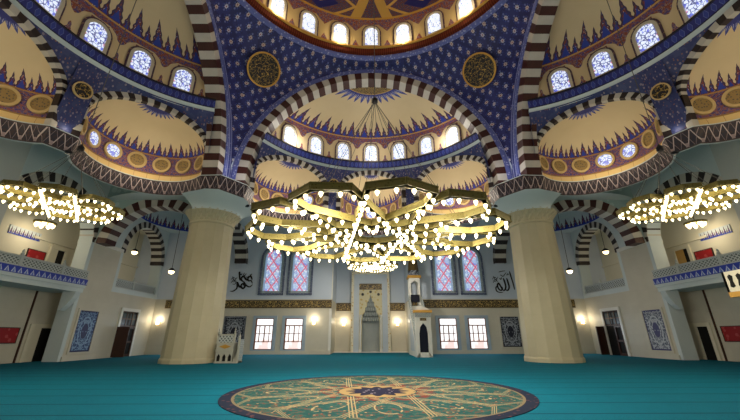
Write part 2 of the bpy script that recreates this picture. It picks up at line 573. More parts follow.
def arch_line(hw, z0, zs, rise, n=14, pointed=0.0):
    """left bottom, up, over, down to right bottom in (x,z)"""
    L = [(-hw, z0)]
    for i in range(n+1):
        t = pi-pi*i/n
        L.append((hw*cos(t), zs+rise*(sin(t)**(1.0-.0*pointed))+pointed*max(0, 1-abs(cos(t))*3)))
    L.append((hw, z0))
    return L

# ------------------------------------------------------------------ measures
ZC0, ZC1 = 10.55, 11.5          # cornice bottom, top
YQ = 22.5                        # qibla wall
XS = 20.6                        # side walls
YN = 27.0                        # back of the prayer niche recess
YB = -15.5                       # wall behind the camera
FY, SX = 11.0, 10.24             # front arch plane, side arch plane
PX, PY = 11.6, 12.5             # piers

# ------------------------------------------------------------------ floor
b = MB(); b.box((-25, YB-1, -.3), (25, YN+1, 0)); struct(b.obj('floor', M['carpet']))
b = MB(); n = 96
b.lathe([(4.3, 0.0), (4.3, .012)], n, m=0, caps=False)
b.face([(4.3*cos(2*pi*i/n), 4.3*sin(2*pi*i/n), .012) for i in range(n)])
o = b.obj('medallion_rug', M['rug'])
tag(o, 'large round floral medallion woven in gold, green and navy on the teal carpet', 'rug')

# ------------------------------------------------------------------ piers
def pier(sx, sy, label):
    root = thing('pillar', label, 'pillar', (sx*PX, sy*PY, 0))
    s = MB(); s.lathe([(1.70, .28), (1.66, 2.5), (1.56, 5.8), (1.46, 8.95)], 16, m=0, rot=pi/16); s.obj('shaft', M['pier'], root)
    # thin ridges along the shaft edges
    s = MB(); s.lathe([(1.77, 0), (1.77, .2), (1.72, .30)], 16, rot=pi/16); s.obj('base', M['pier'], root)
    s = MB(); s.lathe([(1.46, 8.9), (1.54, 8.96), (1.54, 9.04), (1.46, 9.1)], 32); s.obj('neck_ring', M['pier'], root, True)
    s = MB()
    # stalactite capital: rings of small niches
    prof = [(1.48, 9.05), (1.54, 9.3), (1.68, 9.52), (1.88, 9.75), (1.94, 9.85)]
    P = []
    n = 96
    for k, (r, z) in enumerate(prof):
        row = []
        for j in range(n):
            w = .10*abs(sin(j*pi*24/n+(k % 2)*pi/2))
            row.append(((r-w)*cos(2*pi*j/n), (r-w)*sin(2*pi*j/n), z))
        P.append(row)
    s.grid(P, None, 0, True); s.face(P[-1]); s.face(P[0][::-1])
    s.obj('capital', M['pier'], root)
    return root
pier(-1, 1, 'massive tapering cream stone pillar left of the great chandelier, marble pulpit at its foot')
pier(1, 1, 'massive tapering cream stone pillar right of the great chandelier')

# ------------------------------------------------------------------ great arches, half domes, exedrae
def P2(a, b, t): return (a[0]+(b[0]-a[0])*t, a[1]+(b[1]-a[1])*t)
def half_ellipse(A, B, e, n, outward):
    mx, my = (A[0]+B[0])/2, (A[1]+B[1])/2
    tx, ty = (A[0]-B[0])/2, (A[1]-B[1])/2
    L = math.hypot(tx, ty); nx, ny = -ty/L, tx/L
    if nx*outward[0]+ny*outward[1] < 0: nx, ny = -nx, -ny
    return [(mx+tx*cos(pi*i/n)+nx*e*sin(pi*i/n), my+ty*cos(pi*i/n)+ny*e*sin(pi*i/n)) for i in range(n+1)], (mx, my), (tx, ty), (nx, ny)

def ring_shape(hw, hs, rise, fr, inner):
    A = arch_line(hw+fr, -fr*.6 if False else 0.0, hs, rise+fr, 14); B = arch_line(hw, 0.0, hs, rise, 14)
    return A, B

def make_dome_window(hw, h, glassmat):
    """arched window facing local -Y, sill at z=0; returns (root)"""
    root = sroot(wname())
    f = MB(); A = arch_line(hw, .0, h-hw*1.05, hw*1.05, 14); B = arch_line(hw*.74, .10, h-hw*1.05, hw*.78, 14)
    f.band(A, B, -.10, .06); f.box((-hw, -.12, -.06), (hw, .06, .10))
    f.obj('frame', M['domeframe'], root)
    g_ = MB(); C = arch_line(hw*.74, .10, h-hw*1.05, hw*.78, 14)
    g_.prism(C, -.02, .02); g_.obj('pane', glassmat, root)
    k = MB(); D = arch_line(hw*1.16, -.05, h-hw*1.05, hw*1.25, 14)
    k.band(D, arch_line(hw, -.05, h-hw*1.05, hw*1.05, 14), -.05, .05); k.obj('painted_border', M['domeborder'], root)
    return root
M['domeframe'] = MAT('stone_window_frame', lambda g: g.mix(g.noise(4.0), (196, 186, 164), (212, 204, 184)), .6)
M['domeborder'] = MAT('purple_brown_border', lambda g: g.mix(g.vor(7.0) < .28, (84, 62, 80), (160, 128, 104)), .6)

SPOTS = []
def bay(T, nm, ff, d0, dface, Rarch, ringR, ringc, zr, A, B, e1, e2, offs, wspace, nwin, glassmat, vis):
    """T maps local (lateral, outward, z) to world"""
    TT = lambda p: T(p)
    # voussoired great arch
    s = MB(); n = 56
    zc = ZC1+.55
    def arcpts(r):
        L = [(-r, ZC1)]
        for i in range(n): 
            t = pi-pi*(i)/(n-1); L.append((r*cos(t), zc+r*sin(t)))
        L.append((r, ZC1)); return L
    s.band(arcpts(Rarch), arcpts(Rarch+.85), dface, d0, T=TT, alt=lambda i: 1 if i % 2 else 0)
    struct(s.obj(nm+'_great_arch', [M['vred'], M['vwhite']]))
    # ring arc
    phm = math.asin(min(.999, math.sqrt(max(0, ringR**2-(d0-ringc)**2))/ringR))+R_(4.5)
    N = 72
    phs = [-phm+2*phm*i/N for i in range(N+1)]
    def rp(ph, r, z): return T((r*sin(ph), ringc+r*cos(ph), z))
    s = MB()
    prof = [(ringR+.10, zr-.86, 0), (ringR-.02, zr-.72, 0), (ringR-.16, zr-.62, 0)]
    s.grid([[rp(p, r, z) for p in phs] for r, z, _ in prof], None, 0)
    prof = [(ringR-.16, zr-.62), (ringR-.26, zr-.02)]
    s.grid([[rp(p, r, z) for p in phs] for r, z in prof], [[(p*ringR, k) for p in phs] for k in (0, 1)], 1)
    prof = [(ringR-.26, zr-.02), (ringR-.28, zr+.05), (ringR-.22, zr+.06), (ringR+.05, zr+.06)]
    s.grid([[rp(p, r, z) for p in phs] for r, z in prof], None, 2)
    struct(s.obj(nm+'_half_dome_ring', [M['plaster'], M['blueband'], M['black']]))
    # half dome shell
    dh, rise = 2.15, 2.95
    za = zr+dh
    apex = (0, d0-.15)
    prof = []; L = 0
    for i in range(5): prof.append((1.0, zr+dh*i/4, dh*i/4))
    m = 28
    last = (ringR, za)
    L = dh
    for i in range(1, m+1):
        t = pi/2*i/m
        cur = (cos(t)*4.6, za+rise*sin(t))
        prev = (cos(pi/2*(i-1)/m)*4.6, za+rise*sin(pi/2*(i-1)/m))
        L += math.hypot(cur[0]-prev[0], cur[1]-prev[1])
        prof.append((cos(t), cur[1], L))
    vmax = L
    P = []; UV = []
    for k, z, v in prof:
        row = []; ur = []
        for p in phs:
            x, d = ringR*sin(p), ringc+ringR*cos(p)
            row.append(T((apex[0]+(x-apex[0])*k, apex[1]+(d-apex[1])*k, z)))
            ur.append((p/R_(wspace)+.5-offs+20, v))
        P.append(row); UV.append(ur)
    s = MB(); s.grid(P, UV)
    struct(s.obj(nm+'_half_dome', half_dome_mat(dh+.05, dh+.5, 1.5, vmax, 2.3), smooth=True))
    # windows of the half dome
    for k in range(nwin):
        ph = R_((k-(nwin-1)/2)*wspace)
        if abs(ph) > phm-R_(4): continue
        w = make_dome_window(.66, 1.85, glassmat)
        c = Vector(rp(ph, ringR-.06, zr+.10)); inn = Vector(rp(ph, ringR-1, zr+.10))-c
        w.location = c; w.rotation_euler = (0, 0, math.atan2(inn.y, inn.x)+pi/2)
    # exedrae
    ex = []
    Bm = (-B[0], B[1]); Am = (-A[0], A[1])
    dAB = math.hypot(A[0]-B[0], A[1]-B[1])
    Bc = (B[0]+(A[0]-B[0])*.62/dAB, B[1]+(A[1]-B[1])*.62/dAB); Bcm = (-Bc[0], Bc[1])
    Bi = (B[0]-.62, B[1]+.05); Bim = (-Bi[0], Bi[1])
    for sg in (-1, 1):                 # painted strip above each point between two exedrae
        pa, pb = (Bcm, Bim) if sg < 0 else (Bi, Bc)
        fa, fb = math.atan2(pa[0], pa[1]-ringc), math.atan2(pb[0], pb[1]-ringc)
        P = []; UV = []
        for k in range(9):
            t = k/8.0; row = []; ur = []
            for i in range(7):
                x = i/6.0
                a = Vector((pa[0]+(pb[0]-pa[0])*x, pa[1]+(pb[1]-pa[1])*x, ZC1)); ph = fa+(fb-fa)*x
                c = a.lerp(Vector((ringR*sin(ph), ringc+ringR*cos(ph), zr-.80)), t)
                row.append(T(tuple(c))); ur.append((x*2, c.z))
            P.append(row); UV.append(ur)
        s = MB(); s.grid(P, UV); struct(s.obj('exedra_spandrel', M['bluebay'], smooth=True))
    for (p, q, e, tagn) in ((Am, Bcm, e1, 'a'), (Bim, Bi, e2, 'm'), (Bc, A, e1, 'b')):
        ex.append((p, q, e, tagn))
    zs, crown = 13.45, zr-1.12
    corn = [Am]
    def phi_of(pt): return math.atan2(pt[0], pt[1]-ringc)
    for (p, q, e, tagn) in ex:
        mid = ((p[0]+q[0])/2, (p[1]+q[1])/2)
        out = (mid[0]*.9, mid[1]-ringc+1.0)
        NN = 40
        pl, mid, tv, nv = half_ellipse(p, q, e, NN, out)
        half = math.hypot(*tv)
        per = sum(math.hypot(pl[i+1][0]-pl[i][0], pl[i+1][1]-pl[i][1]) for i in range(NN))
        nrep = 7
        # shell
        prof = [(1.0, ZC1-.05, 0), (.985, ZC1+.2, .25), (1.0, ZC1+.45, .47), (1.0, zs, zs-ZC1)]
        L = zs-ZC1; mm = 22
        rs = crown-zs
        for i in range(1, mm+1):
            t = pi/2*i/mm; t0 = pi/2*(i-1)/mm
            L += math.hypot((cos(t)-cos(t0))*e, (sin(t)-sin(t0))*rs)
            prof.append((cos(t), zs+rs*sin(t), L))
        s = MB(); P = []; UV = []
        for k, z, v in prof:
            P.append([T((mid[0]+(x-mid[0])*k, mid[1]+(d-mid[1])*k, z)) for x, d in pl])
            UV.append([(nrep*i/NN+.5+10, v) for i in range(NN+1)])
        s.grid(P, UV)
        struct(s.obj('exedra', exedra_mat(.48, zs-ZC1-.02, 1.05, L, 1.3), smooth=True))
        # striped opening arch (in the chord plane)
        ux, uy = -tv[0]/half, -tv[1]/half          # from p to q
        def path(off):
            L_ = [(-half-off, ZC1)]
            for z in (11.9, 12.3, 12.7): L_.append((-half-off, z))
            K = 30
            for i in range(K+1):
                t = pi-pi*i/K; L_.append(((half+off)*cos(t), zs+(rs+off)*sin(t)))
            for z in (12.7, 12.3, 11.9): L_.append((half+off, z))
            L_.append((half+off, ZC1)); return L_
        A0, A1 = path(-.14), path(.22)
        s = MB()
        TC = lambda w: T((mid[0]+ux*w[0]+nv[0]*w[1], mid[1]+uy*w[0]+nv[1]*w[1], w[2]))
        s.band(A0, A1, -.16, .16, T=TC, alt=lambda i: 1 if i % 2 else 0)
        struct(s.obj('exedra_arch', [M['vblack'], M['vwhite']]))
        # painted wall between arch and ring
        low = path(.10); K = len(low)
        ph0, ph1 = phi_of(p), phi_of(q)
        if tagn == 'a': ph0 = -phm
        if tagn == 'b': ph1 = phm
        P = []; UV = []
        cum = [0]
        for i in range(1, K): cum.append(cum[-1]+math.hypot(low[i][0]-low[i-1][0], low[i][1]-low[i-1][1]))
        for r in range(9):
            t = r/8.0; row = []; ur = []
            for i, (w, z) in enumerate(low):
                a = Vector((mid[0]+ux*w, mid[1]+uy*w, z))
                fx = .5+.5*w/(half+.1)
                ph = ph0+(ph1-ph0)*fx
                bq = Vector((ringR*sin(ph)*1.0, ringc+ringR*cos(ph), zr-.80))
                c = a.lerp(bq, t)
                row.append(T(tuple(c))); ur.append((fx*7, c.z))
            P.append(row); UV.append(ur)
        s = MB(); s.grid(P, UV); struct(s.obj('exedra_spandrel', M['bluebay'], smooth=True))
        corn += pl if tagn != 'a' else pl[1:]
        # round medallions in the drum of the exedra
        if vis:
            where = {'a': vis[0], 'm': vis[1], 'b': vis[2]}[tagn]
            if where:
                for k in range(nrep):
                    i = (k+.5)/nrep*pi
                    px_, py_ = mid[0]+tv[0]*cos(i)+nv[0]*e*sin(i), mid[1]+tv[1]*cos(i)+nv[1]*e*sin(i)
                    dx, dy = -tv[0]*sin(i)+nv[0]*e*cos(i), -tv[1]*sin(i)+nv[1]*e*cos(i)
                    l = math.hypot(dx, dy); inn = (-dy/l, dx/l)
                    if inn[0]*nv[0]+inn[1]*nv[1] > 0 and abs(k-3) < 2: inn = (-inn[0], -inn[1])
                    if inn[0]*(mid[0]-px_)+inn[1]*(mid[1]-py_) < 0: inn = (-inn[0], -inn[1])
                    c = T((px_+inn[0]*.05, py_+inn[1]*.05, 12.74)); c2 = T((px_+inn[0], py_+inn[1], 12.74))
                    rz = math.atan2(c2[1]-c[1], c2[0]-c[0])+pi/2
                    kk = k if where[1] > 0 else nrep-1-k
                    glass = where[2](kk)
                    lab = '%s round gold-rimmed medallion from left in the %s' % (ORD[kk], where[0])
                    t_ = thing('round_medallion', lab, 'medallion', c, rz, 'medallions of the '+where[0])
                    q_ = MB(); K2 = 24
                    A_ = [(.56*cos(2*pi*j/K2), .56*sin(2*pi*j/K2)) for j in range(K2+1)]
                    B_ = [(.42*cos(2*pi*j/K2), .42*sin(2*pi*j/K2)) for j in range(K2+1)]
                    q_.band(A_, B_, -.10, .04); q_.obj('rim', M['medrim'], t_)
                    q_ = MB(); q_.prism([(.43*cos(2*pi*j/K2), .43*sin(2*pi*j/K2)) for j in range(K2)], -.03, .02)
                    q_.obj('disc', M['glass_side'] if glass else M['medpaint'], t_)
        # uplight inside the exedra
        SPOTS.append((T((mid[0]+nv[0]*e*.45, mid[1]+nv[1]*e*.45, ZC1+.25)), tagn, nm))
    for sg in (-1, 1): SPOTS.append((T((sg*B[0]*.97, B[1]-.45, ZC1+.22)), 'p', nm))
    # small roundels above the points between the exedrae
    for sg in (-1, 1):
        bp_ = Vector((sg*B[0], B[1], ZC1)); ph = phi_of((sg*B[0], B[1]))
        rq = Vector((ringR*sin(ph), ringc+ringR*cos(ph), zr-.8))
        c = bp_.lerp(rq, .60)
        inn = Vector((-sin(ph), -cos(ph), 0)); up = (rq-bp_).normalized()
        nrm = (inn-up*inn.dot(up)).normalized()
        cw = Vector(T(tuple(c+nrm*.30))); nw = Vector(T(tuple(c+nrm)))-Vector(T(tuple(c)))
        if vis: 
            lab = vis[3][0 if sg < 0 else 1]
            if lab: roundel_thing('calligraphy_roundel', lab, cw, nw, .40, .05, 'small roundels between the semi-domes')
    return corn, phm

M['medrim'] = MAT('gilt_rim', lambda g: g.mix(g.noise(6.0), (196, 168, 112), (214, 190, 138)), .45, .2)
M['medpaint'] = MAT('painted_medallion_disc', lambda g: g.mix(g.vor(8.0) < .3, (150, 124, 78), (92, 84, 74)), .5)
def roundel_thing(name, lab, c, nrm, r, rim, group):
    t = thing(name, lab, 'roundel', c, 0, group)
    z = Vector((0, 0, 1)); y = (-nrm).normalized(); x = y.cross(z).normalized(); z2 = x.cross(y)
    t.rotation_euler = Matrix((x, y, z2)).transposed().to_euler()
    K2 = 40; q = MB()
    q.prism([(r*cos(2*pi*j/K2), r*sin(2*pi*j/K2)) for j in range(K2)], -.03, .03); q.obj('plaque', M['roundel'], t)
    q = MB(); q.band([((r+rim)*cos(2*pi*j/K2), (r+rim)*sin(2*pi*j/K2)) for j in range(K2+1)], [(r*.96*cos(2*pi*j/K2), r*.96*sin(2*pi*j/K2)) for j in range(K2+1)], -.09, .04)
    q.obj('rim', M['goldpaint'] if r > 1 else M['medrim'], t)
    return t

TF = lambda p: (p[0], p[1], p[2])
TL = lambda p: (-p[1], p[0], p[2])
TR = lambda p: (p[1], p[0], p[2])
alln = lambda k: False
cf, _ = bay(TF, 'front', 1, 12.0, FY, 9.1, 9.5, 6.8, 16.27, (8.95, 12.05), (3.4, 16.0), 3.0, 4.2, .5*0, 15.5, 7, M['glass'],
    (('semi-dome to the left above the prayer niche', 1, lambda k: k == 5), ('middle semi-dome above the prayer niche', 1, lambda k: k == 3), ('semi-dome to the right above the prayer niche', 1, lambda k: k in (1, 2)),
     ('small dark roundel left of the middle semi-dome above the prayer niche', 'small dark roundel right of the middle semi-dome above the prayer niche')))
cl, _ = bay(TL, 'left', 1, 11.24, SX, 9.0, 8.45, 8.0, 16.5, (9.3, 11.25), (4.2, 16.4), 3.3, 3.0, .5, 16.3, 8, M['glass_side'],
    (None, ('middle golden semi-dome of the left hall', 1, lambda k: k in (3, 4)), ('front corner golden semi-dome of the left hall', 1, lambda k: k in (1, 2)), (None, 'small dark calligraphy roundel between the two golden semi-domes at left')))
cr, _ = bay(TR, 'right', 1, 11.24, SX, 9.0, 8.45, 8.0, 16.5, (9.3, 11.25), (4.2, 16.4), 3.3, 3.0, .5, 16.3, 8, M['glass_side'],
    (None, ('middle golden semi-dome of the right hall', -1, lambda k: k in (2, 3)), ('front corner golden semi-dome of the right hall', -1, lambda k: k in (3, 4)), (None, 'small dark calligraphy roundel between the two golden semi-domes at right')))

# ------------------------------------------------------------------ cornice, its soffit and the pendentives
def outline():
    L = []
    L += [TR(p+(0,)) for p in reversed([(a, b) for a, b in cr])][:0]
    left = [TL(p+(0,))[:2] for p in cl]          # from lateral -A (rear) to +A (front)
    front = [TF(p+(0,))[:2] for p in cf]         # from left to right
    right = [TR(p+(0,))[:2] for p in cr]
    return left+[(-10.05, 9.2), (-8.95, 10.75)]+front+[(8.95, 10.75), (10.05, 9.2)]+right[::-1]
OL = outline()
def offset(L, d):
    out = []
    for i in range(len(L)):
        a = Vector(L[max(0, i-1)]); b = Vector(L[min(len(L)-1, i+1)])
        t = (b-a); t = t.normalized() if t.length > 1e-6 else Vector((1, 0))
        out.append((L[i][0]+t.y*d, L[i][1]-t.x*d))
    return out
inner = offset(OL, .22); outer = offset(OL, -.5)
cum = [0]
for i in range(1, len(OL)): cum.append(cum[-1]+math.hypot(OL[i][0]-OL[i-1][0], OL[i][1]-OL[i-1][1]))
s = MB()
rows = [(offset(OL, -.10), ZC0+.0), (offset(OL, .02), ZC0)]
s.grid([[(x, y, z) for x, y in L] for L, z in rows], None, 1)
rows = [(offset(OL, .02), ZC0), (offset(OL, .26), ZC1-.05)]
s.grid([[(x, y, z) for x, y in L] for L, z in rows], [[(c, k) for c in cum] for k in (0, 1)], 0)
rows = [(offset(OL, .26), ZC1-.05), (offset(OL, .26), ZC1), (offset(OL, -1.0), ZC1)]
s.grid([[(x, y, z) for x, y in L] for L, z in rows], None, 1)
struct(s.obj('gallery_cornice', [M['cornice'], M['plaster']]))
# soffit running out from the cornice to the outer walls
def rect_hit(x, y):
    # push a point of the outline out to the rectangle of the hall
    if y > 12.0 and abs(x) < 9.0:
        yy = 22.5 if abs(x) < 3.75 else 22.5
        return (x*1.25, yy)
    if abs(x) > 11.3:
        k = min((XS)/abs(x), 14.4/max(.1, abs(y)) if abs(y) > 6 else 9)
        return (x*k, y*k)
    return (x*1.28, y*1.28)
s = MB(); n = len(OL)
rows = []
for t, zz in ((0, 0), (.12, .55), (.35, 1.3), (.65, 2.0), (1.0, 2.5)):
    row = []
    for x, y in OL:
        hx, hy = rect_hit(x, y)
        row.append((x+(hx-x)*t, y+(hy-y)*t, ZC0+.01+zz))
    rows.append(row)
s.grid(rows)
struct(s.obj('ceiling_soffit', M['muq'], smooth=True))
# curved corbels carrying the cornice on the pillars
for sx in (-1, 1):
    s = MB(); c = (sx*PX, PY)
    pts = [(-11.6, 9.4), (-10.9, 9.1), (-10.05, 9.2), (-9.5, 9.95), (-8.95, 10.75), (-8.85, 11.4), (-8.95, 12.1), (-8.9, 13.2), (-9.2, 14.2)]
    pts = [(-12.8, 9.9), (-12.2, 9.6)]+pts
    pts = [(sx*-1*x if sx > 0 else x, y) for x, y in pts]
    rows = []
    for k in range(9):
        t = k/8.0; f = 1-cos(t*pi/2) 
        row = []
        for x, y in pts:
            d = Vector((x-c[0], y-c[1])); r0 = 1.88; D = d.length
            r = r0+(D-r0)*f; d.normalize()
            row.append((c[0]+d.x*r, c[1]+d.y*r, 9.78+(ZC0-9.78)*t))
        rows.append(row)
    s.grid(rows); struct(s.obj('pillar_corbel', M['plaster'], smooth=True))
# pendentives
HR, RR = 22.46, 9.9
for sx, sy in ((-1, 1), (1, 1), (-1, -1), (1, -1)):
    s = MB(); P = []; UV = []
    NT, NR = 48, 26
    for r in range(NR+1):
        t = r/NR; row = []; ur = []
        for k in range(NT+1):
            th = pi/2*k/NT
            c_, s_ = max(1e-6, cos(th)), max(1e-6, sin(th))
            if SX/c_ < FY/s_:
                rm = SX/c_; yy = rm*s_; zb = 12.1+9.90*math.sqrt(max(0, 1-(yy/FY)**2))
            else:
                rm = FY/s_; xx = rm*c_; zb = 12.1+9.97*math.sqrt(max(0, 1-(xx/SX)**2))
            rad = RR+(rm-RR)*t
            f = .42*t+.58*(1-math.sqrt(max(0, 1-t*t)))
            z = HR-(HR-zb)*f
            row.append((sx*rad*c_, sy*rad*s_, z))
            ur.append(((th-pi/4)*11.0, z-(rad-RR)*.25))
        P.append(row); UV.append(ur)
    s.grid(P, UV); struct(s.obj('pendentive', M['pend'], smooth=True))
# flat painted borders between arch and pendentive
def spandrel(T, face, Ra, half, top):
    K = 60; lo = []; hi = []
    for i in range(K+1):
        t = pi-pi*i/K
        lo.append((Ra*cos(t), 12.05+Ra*sin(t)))
        hi.append((half*cos(t), 12.1+top*sin(t)))
    s = MB()
    lo = [(-Ra, ZC1)]+lo+[(Ra, ZC1)]; hi = [(-half, ZC1)]+hi+[(half, ZC1)]
    s.grid([[T((x, face-.02, z)) for x, z in lo], [T((x*1.0, face-.02, z)) for x, z in hi]], [[(i*.5, 0) for i in range(len(lo))], [(i*.5, 1) for i in range(len(lo))]])
    struct(s.obj(tname(), M['border']))
spandrel(TF, FY, 9.92, SX, 9.99); spandrel(TL, SX, 9.82, FY, 9.93); spandrel(TR, SX, 9.82, FY, 9.93)
def border_line(T, face, half, top, w):
    """raised light blue edging following the lower edge of the star tiles"""
    K = 60; L = []
    for i in range(K+1):
        t = pi-pi*i/K
        L.append((half*cos(t), 12.1+top*sin(t)))
    s = MB(); s.band(L, [(x*(1-w), 12.1+(z-12.1)*(1-w)) for x, z in L], face-.07, face, T=T)
    struct(s.obj(tname(), M['edging']))
M['edging'] = MAT('pale_blue_edging', lambda g: g.mix(g.vor(5.0) < .3, (96, 106, 172), (164, 170, 210)), .5)
border_line(TF, FY, 10.1, 9.95, .03); border_line(TL, SX, 10.2, 9.9, .03); border_line(TR, SX, 10.2, 9.9, .03)

# main ring, drum and dome
s = MB()
NS = 144
def ringgrid(prof, m, uvk=1.0):
    s.grid([[(r*cos(2*pi*j/NS), r*sin(2*pi*j/NS), z) for j in range(NS)] for r, z in prof],
           [[(j*uvk*.43, k) for j in range(NS+1)] for k in range(len(prof))], m, True)
ringgrid([(RR+.32, HR-.22), (RR+.05, HR-.16), (RR, HR)], 0)
ringgrid([(RR, HR), (RR-.18, HR+.12), (RR-.26, HR+.45)], 1)
ringgrid([(RR-.26, HR+.45), (RR-.36, HR+.50), (RR-.36, HR+.62), (RR-.05, HR+.66)], 2)
struct(s.obj('main_dome_ring', [M['edging'], M['ringred'], M['goldpaint']]))
s = MB(); prof = []
z0 = HR+.6; RD = 9.75
for i in range(5): prof.append((RD, z0+2.6*i/4, 2.6*i/4))
for i in range(1, 31):
    t = pi/2*i/30; prof.append((RD*cos(t)+.0, z0+2.6+7.2*sin(t), 2.6+(9.4)*i/30))
s.grid([[(r*cos(2*pi*j/NS), r*sin(2*pi*j/NS), z) for j in range(NS)] for r, z, v in prof],
       [[(24*j/NS+.5, v) for j in range(NS+1)] for r, z, v in prof], 0, True)
struct(s.obj('main_dome', M['maindome'], smooth=True))
for k in range(24):
    a = pi/2+2*pi*k/24
    w = make_dome_window(.68, 2.15, M['glass'])
    w.location = ((RD-.05)*cos(a), (RD-.05)*sin(a), z0+.1); w.rotation_euler = (0, 0, a-pi/2)
for sx, lab in ((-1, 'large black and gold calligraphy roundel on the star-tiled pendentive at left'), (1, 'large black and gold calligraphy roundel on the star-tiled pendentive at right')):
    roundel_thing('calligraphy_roundel', lab, Vector((sx*7.95, 8.75, 19.95)), Vector((-sx*.52, -.57, -.64)), 1.16, .07, 'large pendentive roundels')

# ------------------------------------------------------------------ walls
def arch_wall(s, T, u0, u1, z0, z1, hc, hw, zsill, zs, rise, th, m=0, n=20):
    """wall slab from y=0 to y=th in local frame, with an arched opening"""
    f = lambda x, y, z: T((x, y, z))
    L = [(hc-hw, zsill)]+[(hc+hw*cos(pi-pi*i/n), zs+rise*sin(pi*i/n)) for i in range(n+1)]+[(hc+hw, zsill)]
    for y in (0, th):
        def q(*p): s.face([f(a, y, b) for a, b in p], [(a, b) for a, b in p], m)
        q((u0, z0), (hc-hw, z0), (hc-hw, z1), (u0, z1)); q((hc+hw, z0), (u1, z0), (u1, z1), (hc+hw, z1))
        if zsill > z0: q((hc-hw, z0), (hc+hw, z0), (hc+hw, zsill), (hc-hw, zsill))
        for i in range(1, n+1):
            a, c = L[i], L[i+1]; q(a, c, (c[0], z1), (a[0], z1))
    for i in range(len(L)-1):
        a, c = L[i], L[i+1]
        s.face([f(a[0], 0, a[1]), f(c[0], 0, c[1]), f(c[0], th, c[1]), f(a[0], th, a[1])], None, m)

# qibla wall: two sections with the deep prayer-niche recess between them
s = MB()
for sx in (-1, 1):
    xa, xb = (-24.0, -4.25) if sx < 0 else (4.25, 24.0)
    s.box((xa, YQ, 0), (xb, YQ+.5, 4.9), 0); s.box((xa, YQ, 4.9), (xb, YQ+.5, 15.0), 1)
    x0, x1 = sorted((sx*3.75, sx*4.25))
    s.box((x0, YQ, 0), (x1, YN+.4, 4.9), 0); s.box((x0, YQ, 4.9), (x1, YN+.4, 15.0), 1)
s.box((-4.25, YN, 0), (4.25, YN+.5, 4.9), 0); s.box((-4.25, YN, 4.9), (4.25, YN+.5, 15.0), 1)
struct(s.obj('wall_front', [M['wall'], M['upwall']]))
s = MB(); s.box((-25, YQ-2, 14.6), (25, YN+1, 14.9)); struct(s.obj('ceiling', M['plaster']))
s = MB(); s.box((-25, YB-.5, 0), (25, YB, 24.0)); struct(s.obj('wall_back', M['wall']))
# rear vault behind the camera closes the hall
s = MB(); s.box((-25, YB, 23.0), (25, -9.9, 23.4)); struct(s.obj('ceiling', M['plaster']))
s = MB()
s.box((-3.95, YQ-.08, 0), (-3.72, YQ+.02, 4.0)); s.box((3.72, YQ-.08, 0), (3.95, YQ+.02, 4.0))
s.box((-3.80, YQ-.06, 4.9), (-3.70, YQ+.02, 9.8)); s.box((3.70, YQ-.06, 4.9), (3.80, YQ+.02, 9.8))
struct(s.obj(tname(), M['white']))
for sx in (-1, 1):
    s = MB(); a, c = sorted((sx*20.6, sx*3.75)); s.box((a, YQ-.10, 0), (c, YQ, .32)); struct(s.obj('baseboard_'+('left' if sx < 0 else 'right'), M['wall']))
    # gilt inscription bands
    for (x0, x1, yy, z0_, z1_, lab) in ((3.75, 19.6, YQ, 4.06, 4.82, 'long black frieze with gilt script on the front wall %s of the prayer niche'), (2.12, 3.70, YN, 4.1, 4.95, 'short black frieze with gilt script inside the recess %s of the prayer niche')):
        a, c = sorted((sx*x0, sx*x1)); xm, hw_ = (a+c)/2, (c-a)/2
        s = MB(); s.box((-hw_, -.05, 0), (hw_, -.002, z1_-z0_)); s.uv[0] = [(0, 0), (c-a, 0), (c-a, 1), (0, 1)]
        o = s.obj('inscription_frieze', M['script']); o.location = (xm, yy, z0_)
        tag(o, lab % ('left' if sx < 0 else 'right'), 'inscription', 'gilt inscription friezes')

def lower_window(x):
    r = sroot(wname(), (x, YQ, .42))
    f = MB(); W, H = .84, 2.72
    f.band([(-W-.28, -.22), (-W-.28, H+.24), (W+.28, H+.24), (W+.28, -.22), (-W-.28, -.22)], [(-W, 0), (-W, H), (W, H), (W, 0), (-W, 0)], -.08, .02); f.obj('surround', M['greyblue'], r)
    f = MB(); f.box((-W, -.015, 0), (W, .0, H)); f.uv[0] = [(0, 0), (W*2, 0), (W*2, 1), (0, 1)]; f.obj('pane', M['pane'], r)
    f = MB()
    f.box((-W, -.06, .0), (-W+.13, -.01, H)); f.box((W-.07, -.06, 0), (W, -.01, H)); f.box((-W, -.06, H-.07), (W, -.01, H)); f.box((-W, -.06, 0), (W, -.01, .06))
    f.box((-.46, -.06, .68), (-.38, -.01, 2.05)); f.box((.0, -.06, .68), (.10, -.01, 2.05)); f.box((.46, -.06, .68), (.52, -.01, 2.05))
    f.box((-W, -.06, 2.02), (W, -.01, 2.12)); f.box((-.7, -.06, 1.33), (.7, -.01, 1.39)); f.box((-W, -.06, .62), (W, -.01, .70)); f.obj('mullion', M['brownwood'], r)
def upper_window(x):
    r = sroot(wname(), (x, YQ, 5.45))
    W, hs = 1.05, 3.35
    f = MB(); f.band(arch_line(W+.18, -.16, hs, W*1.15+.18, 18), arch_line(W, 0, hs, W*1.15, 18), -.12, .02); f.box((-W-.18, -.12, -.18), (W+.18, .02, 0)); f.obj('surround', M['edge_win'], r)
    f = MB(); f.prism(arch_line(W, 0, hs, W*1.15, 18), -.035, .0); f.obj('pane', M['stained'], r)
    f = MB(); f.band(arch_line(W, 0, hs, W*1.15, 18), arch_line(W-.24, .22, hs, W*1.15-.30, 18), -.07, 0); f.box((-W, -.07, 0), (W, 0, .22)); f.obj('inner_frame', M['inner_win'], r)
M['edge_win'] = MAT('dark_blue_tile_edge', lambda g: g.mix(g.vor(8.0) < .3, (88, 98, 126), (136, 148, 168)), .5)
M['inner_win'] = MAT('grey_tracery', lambda g: g.mix(g.vor(9.0) < .28, (150, 164, 172), (186, 198, 204)), .5)
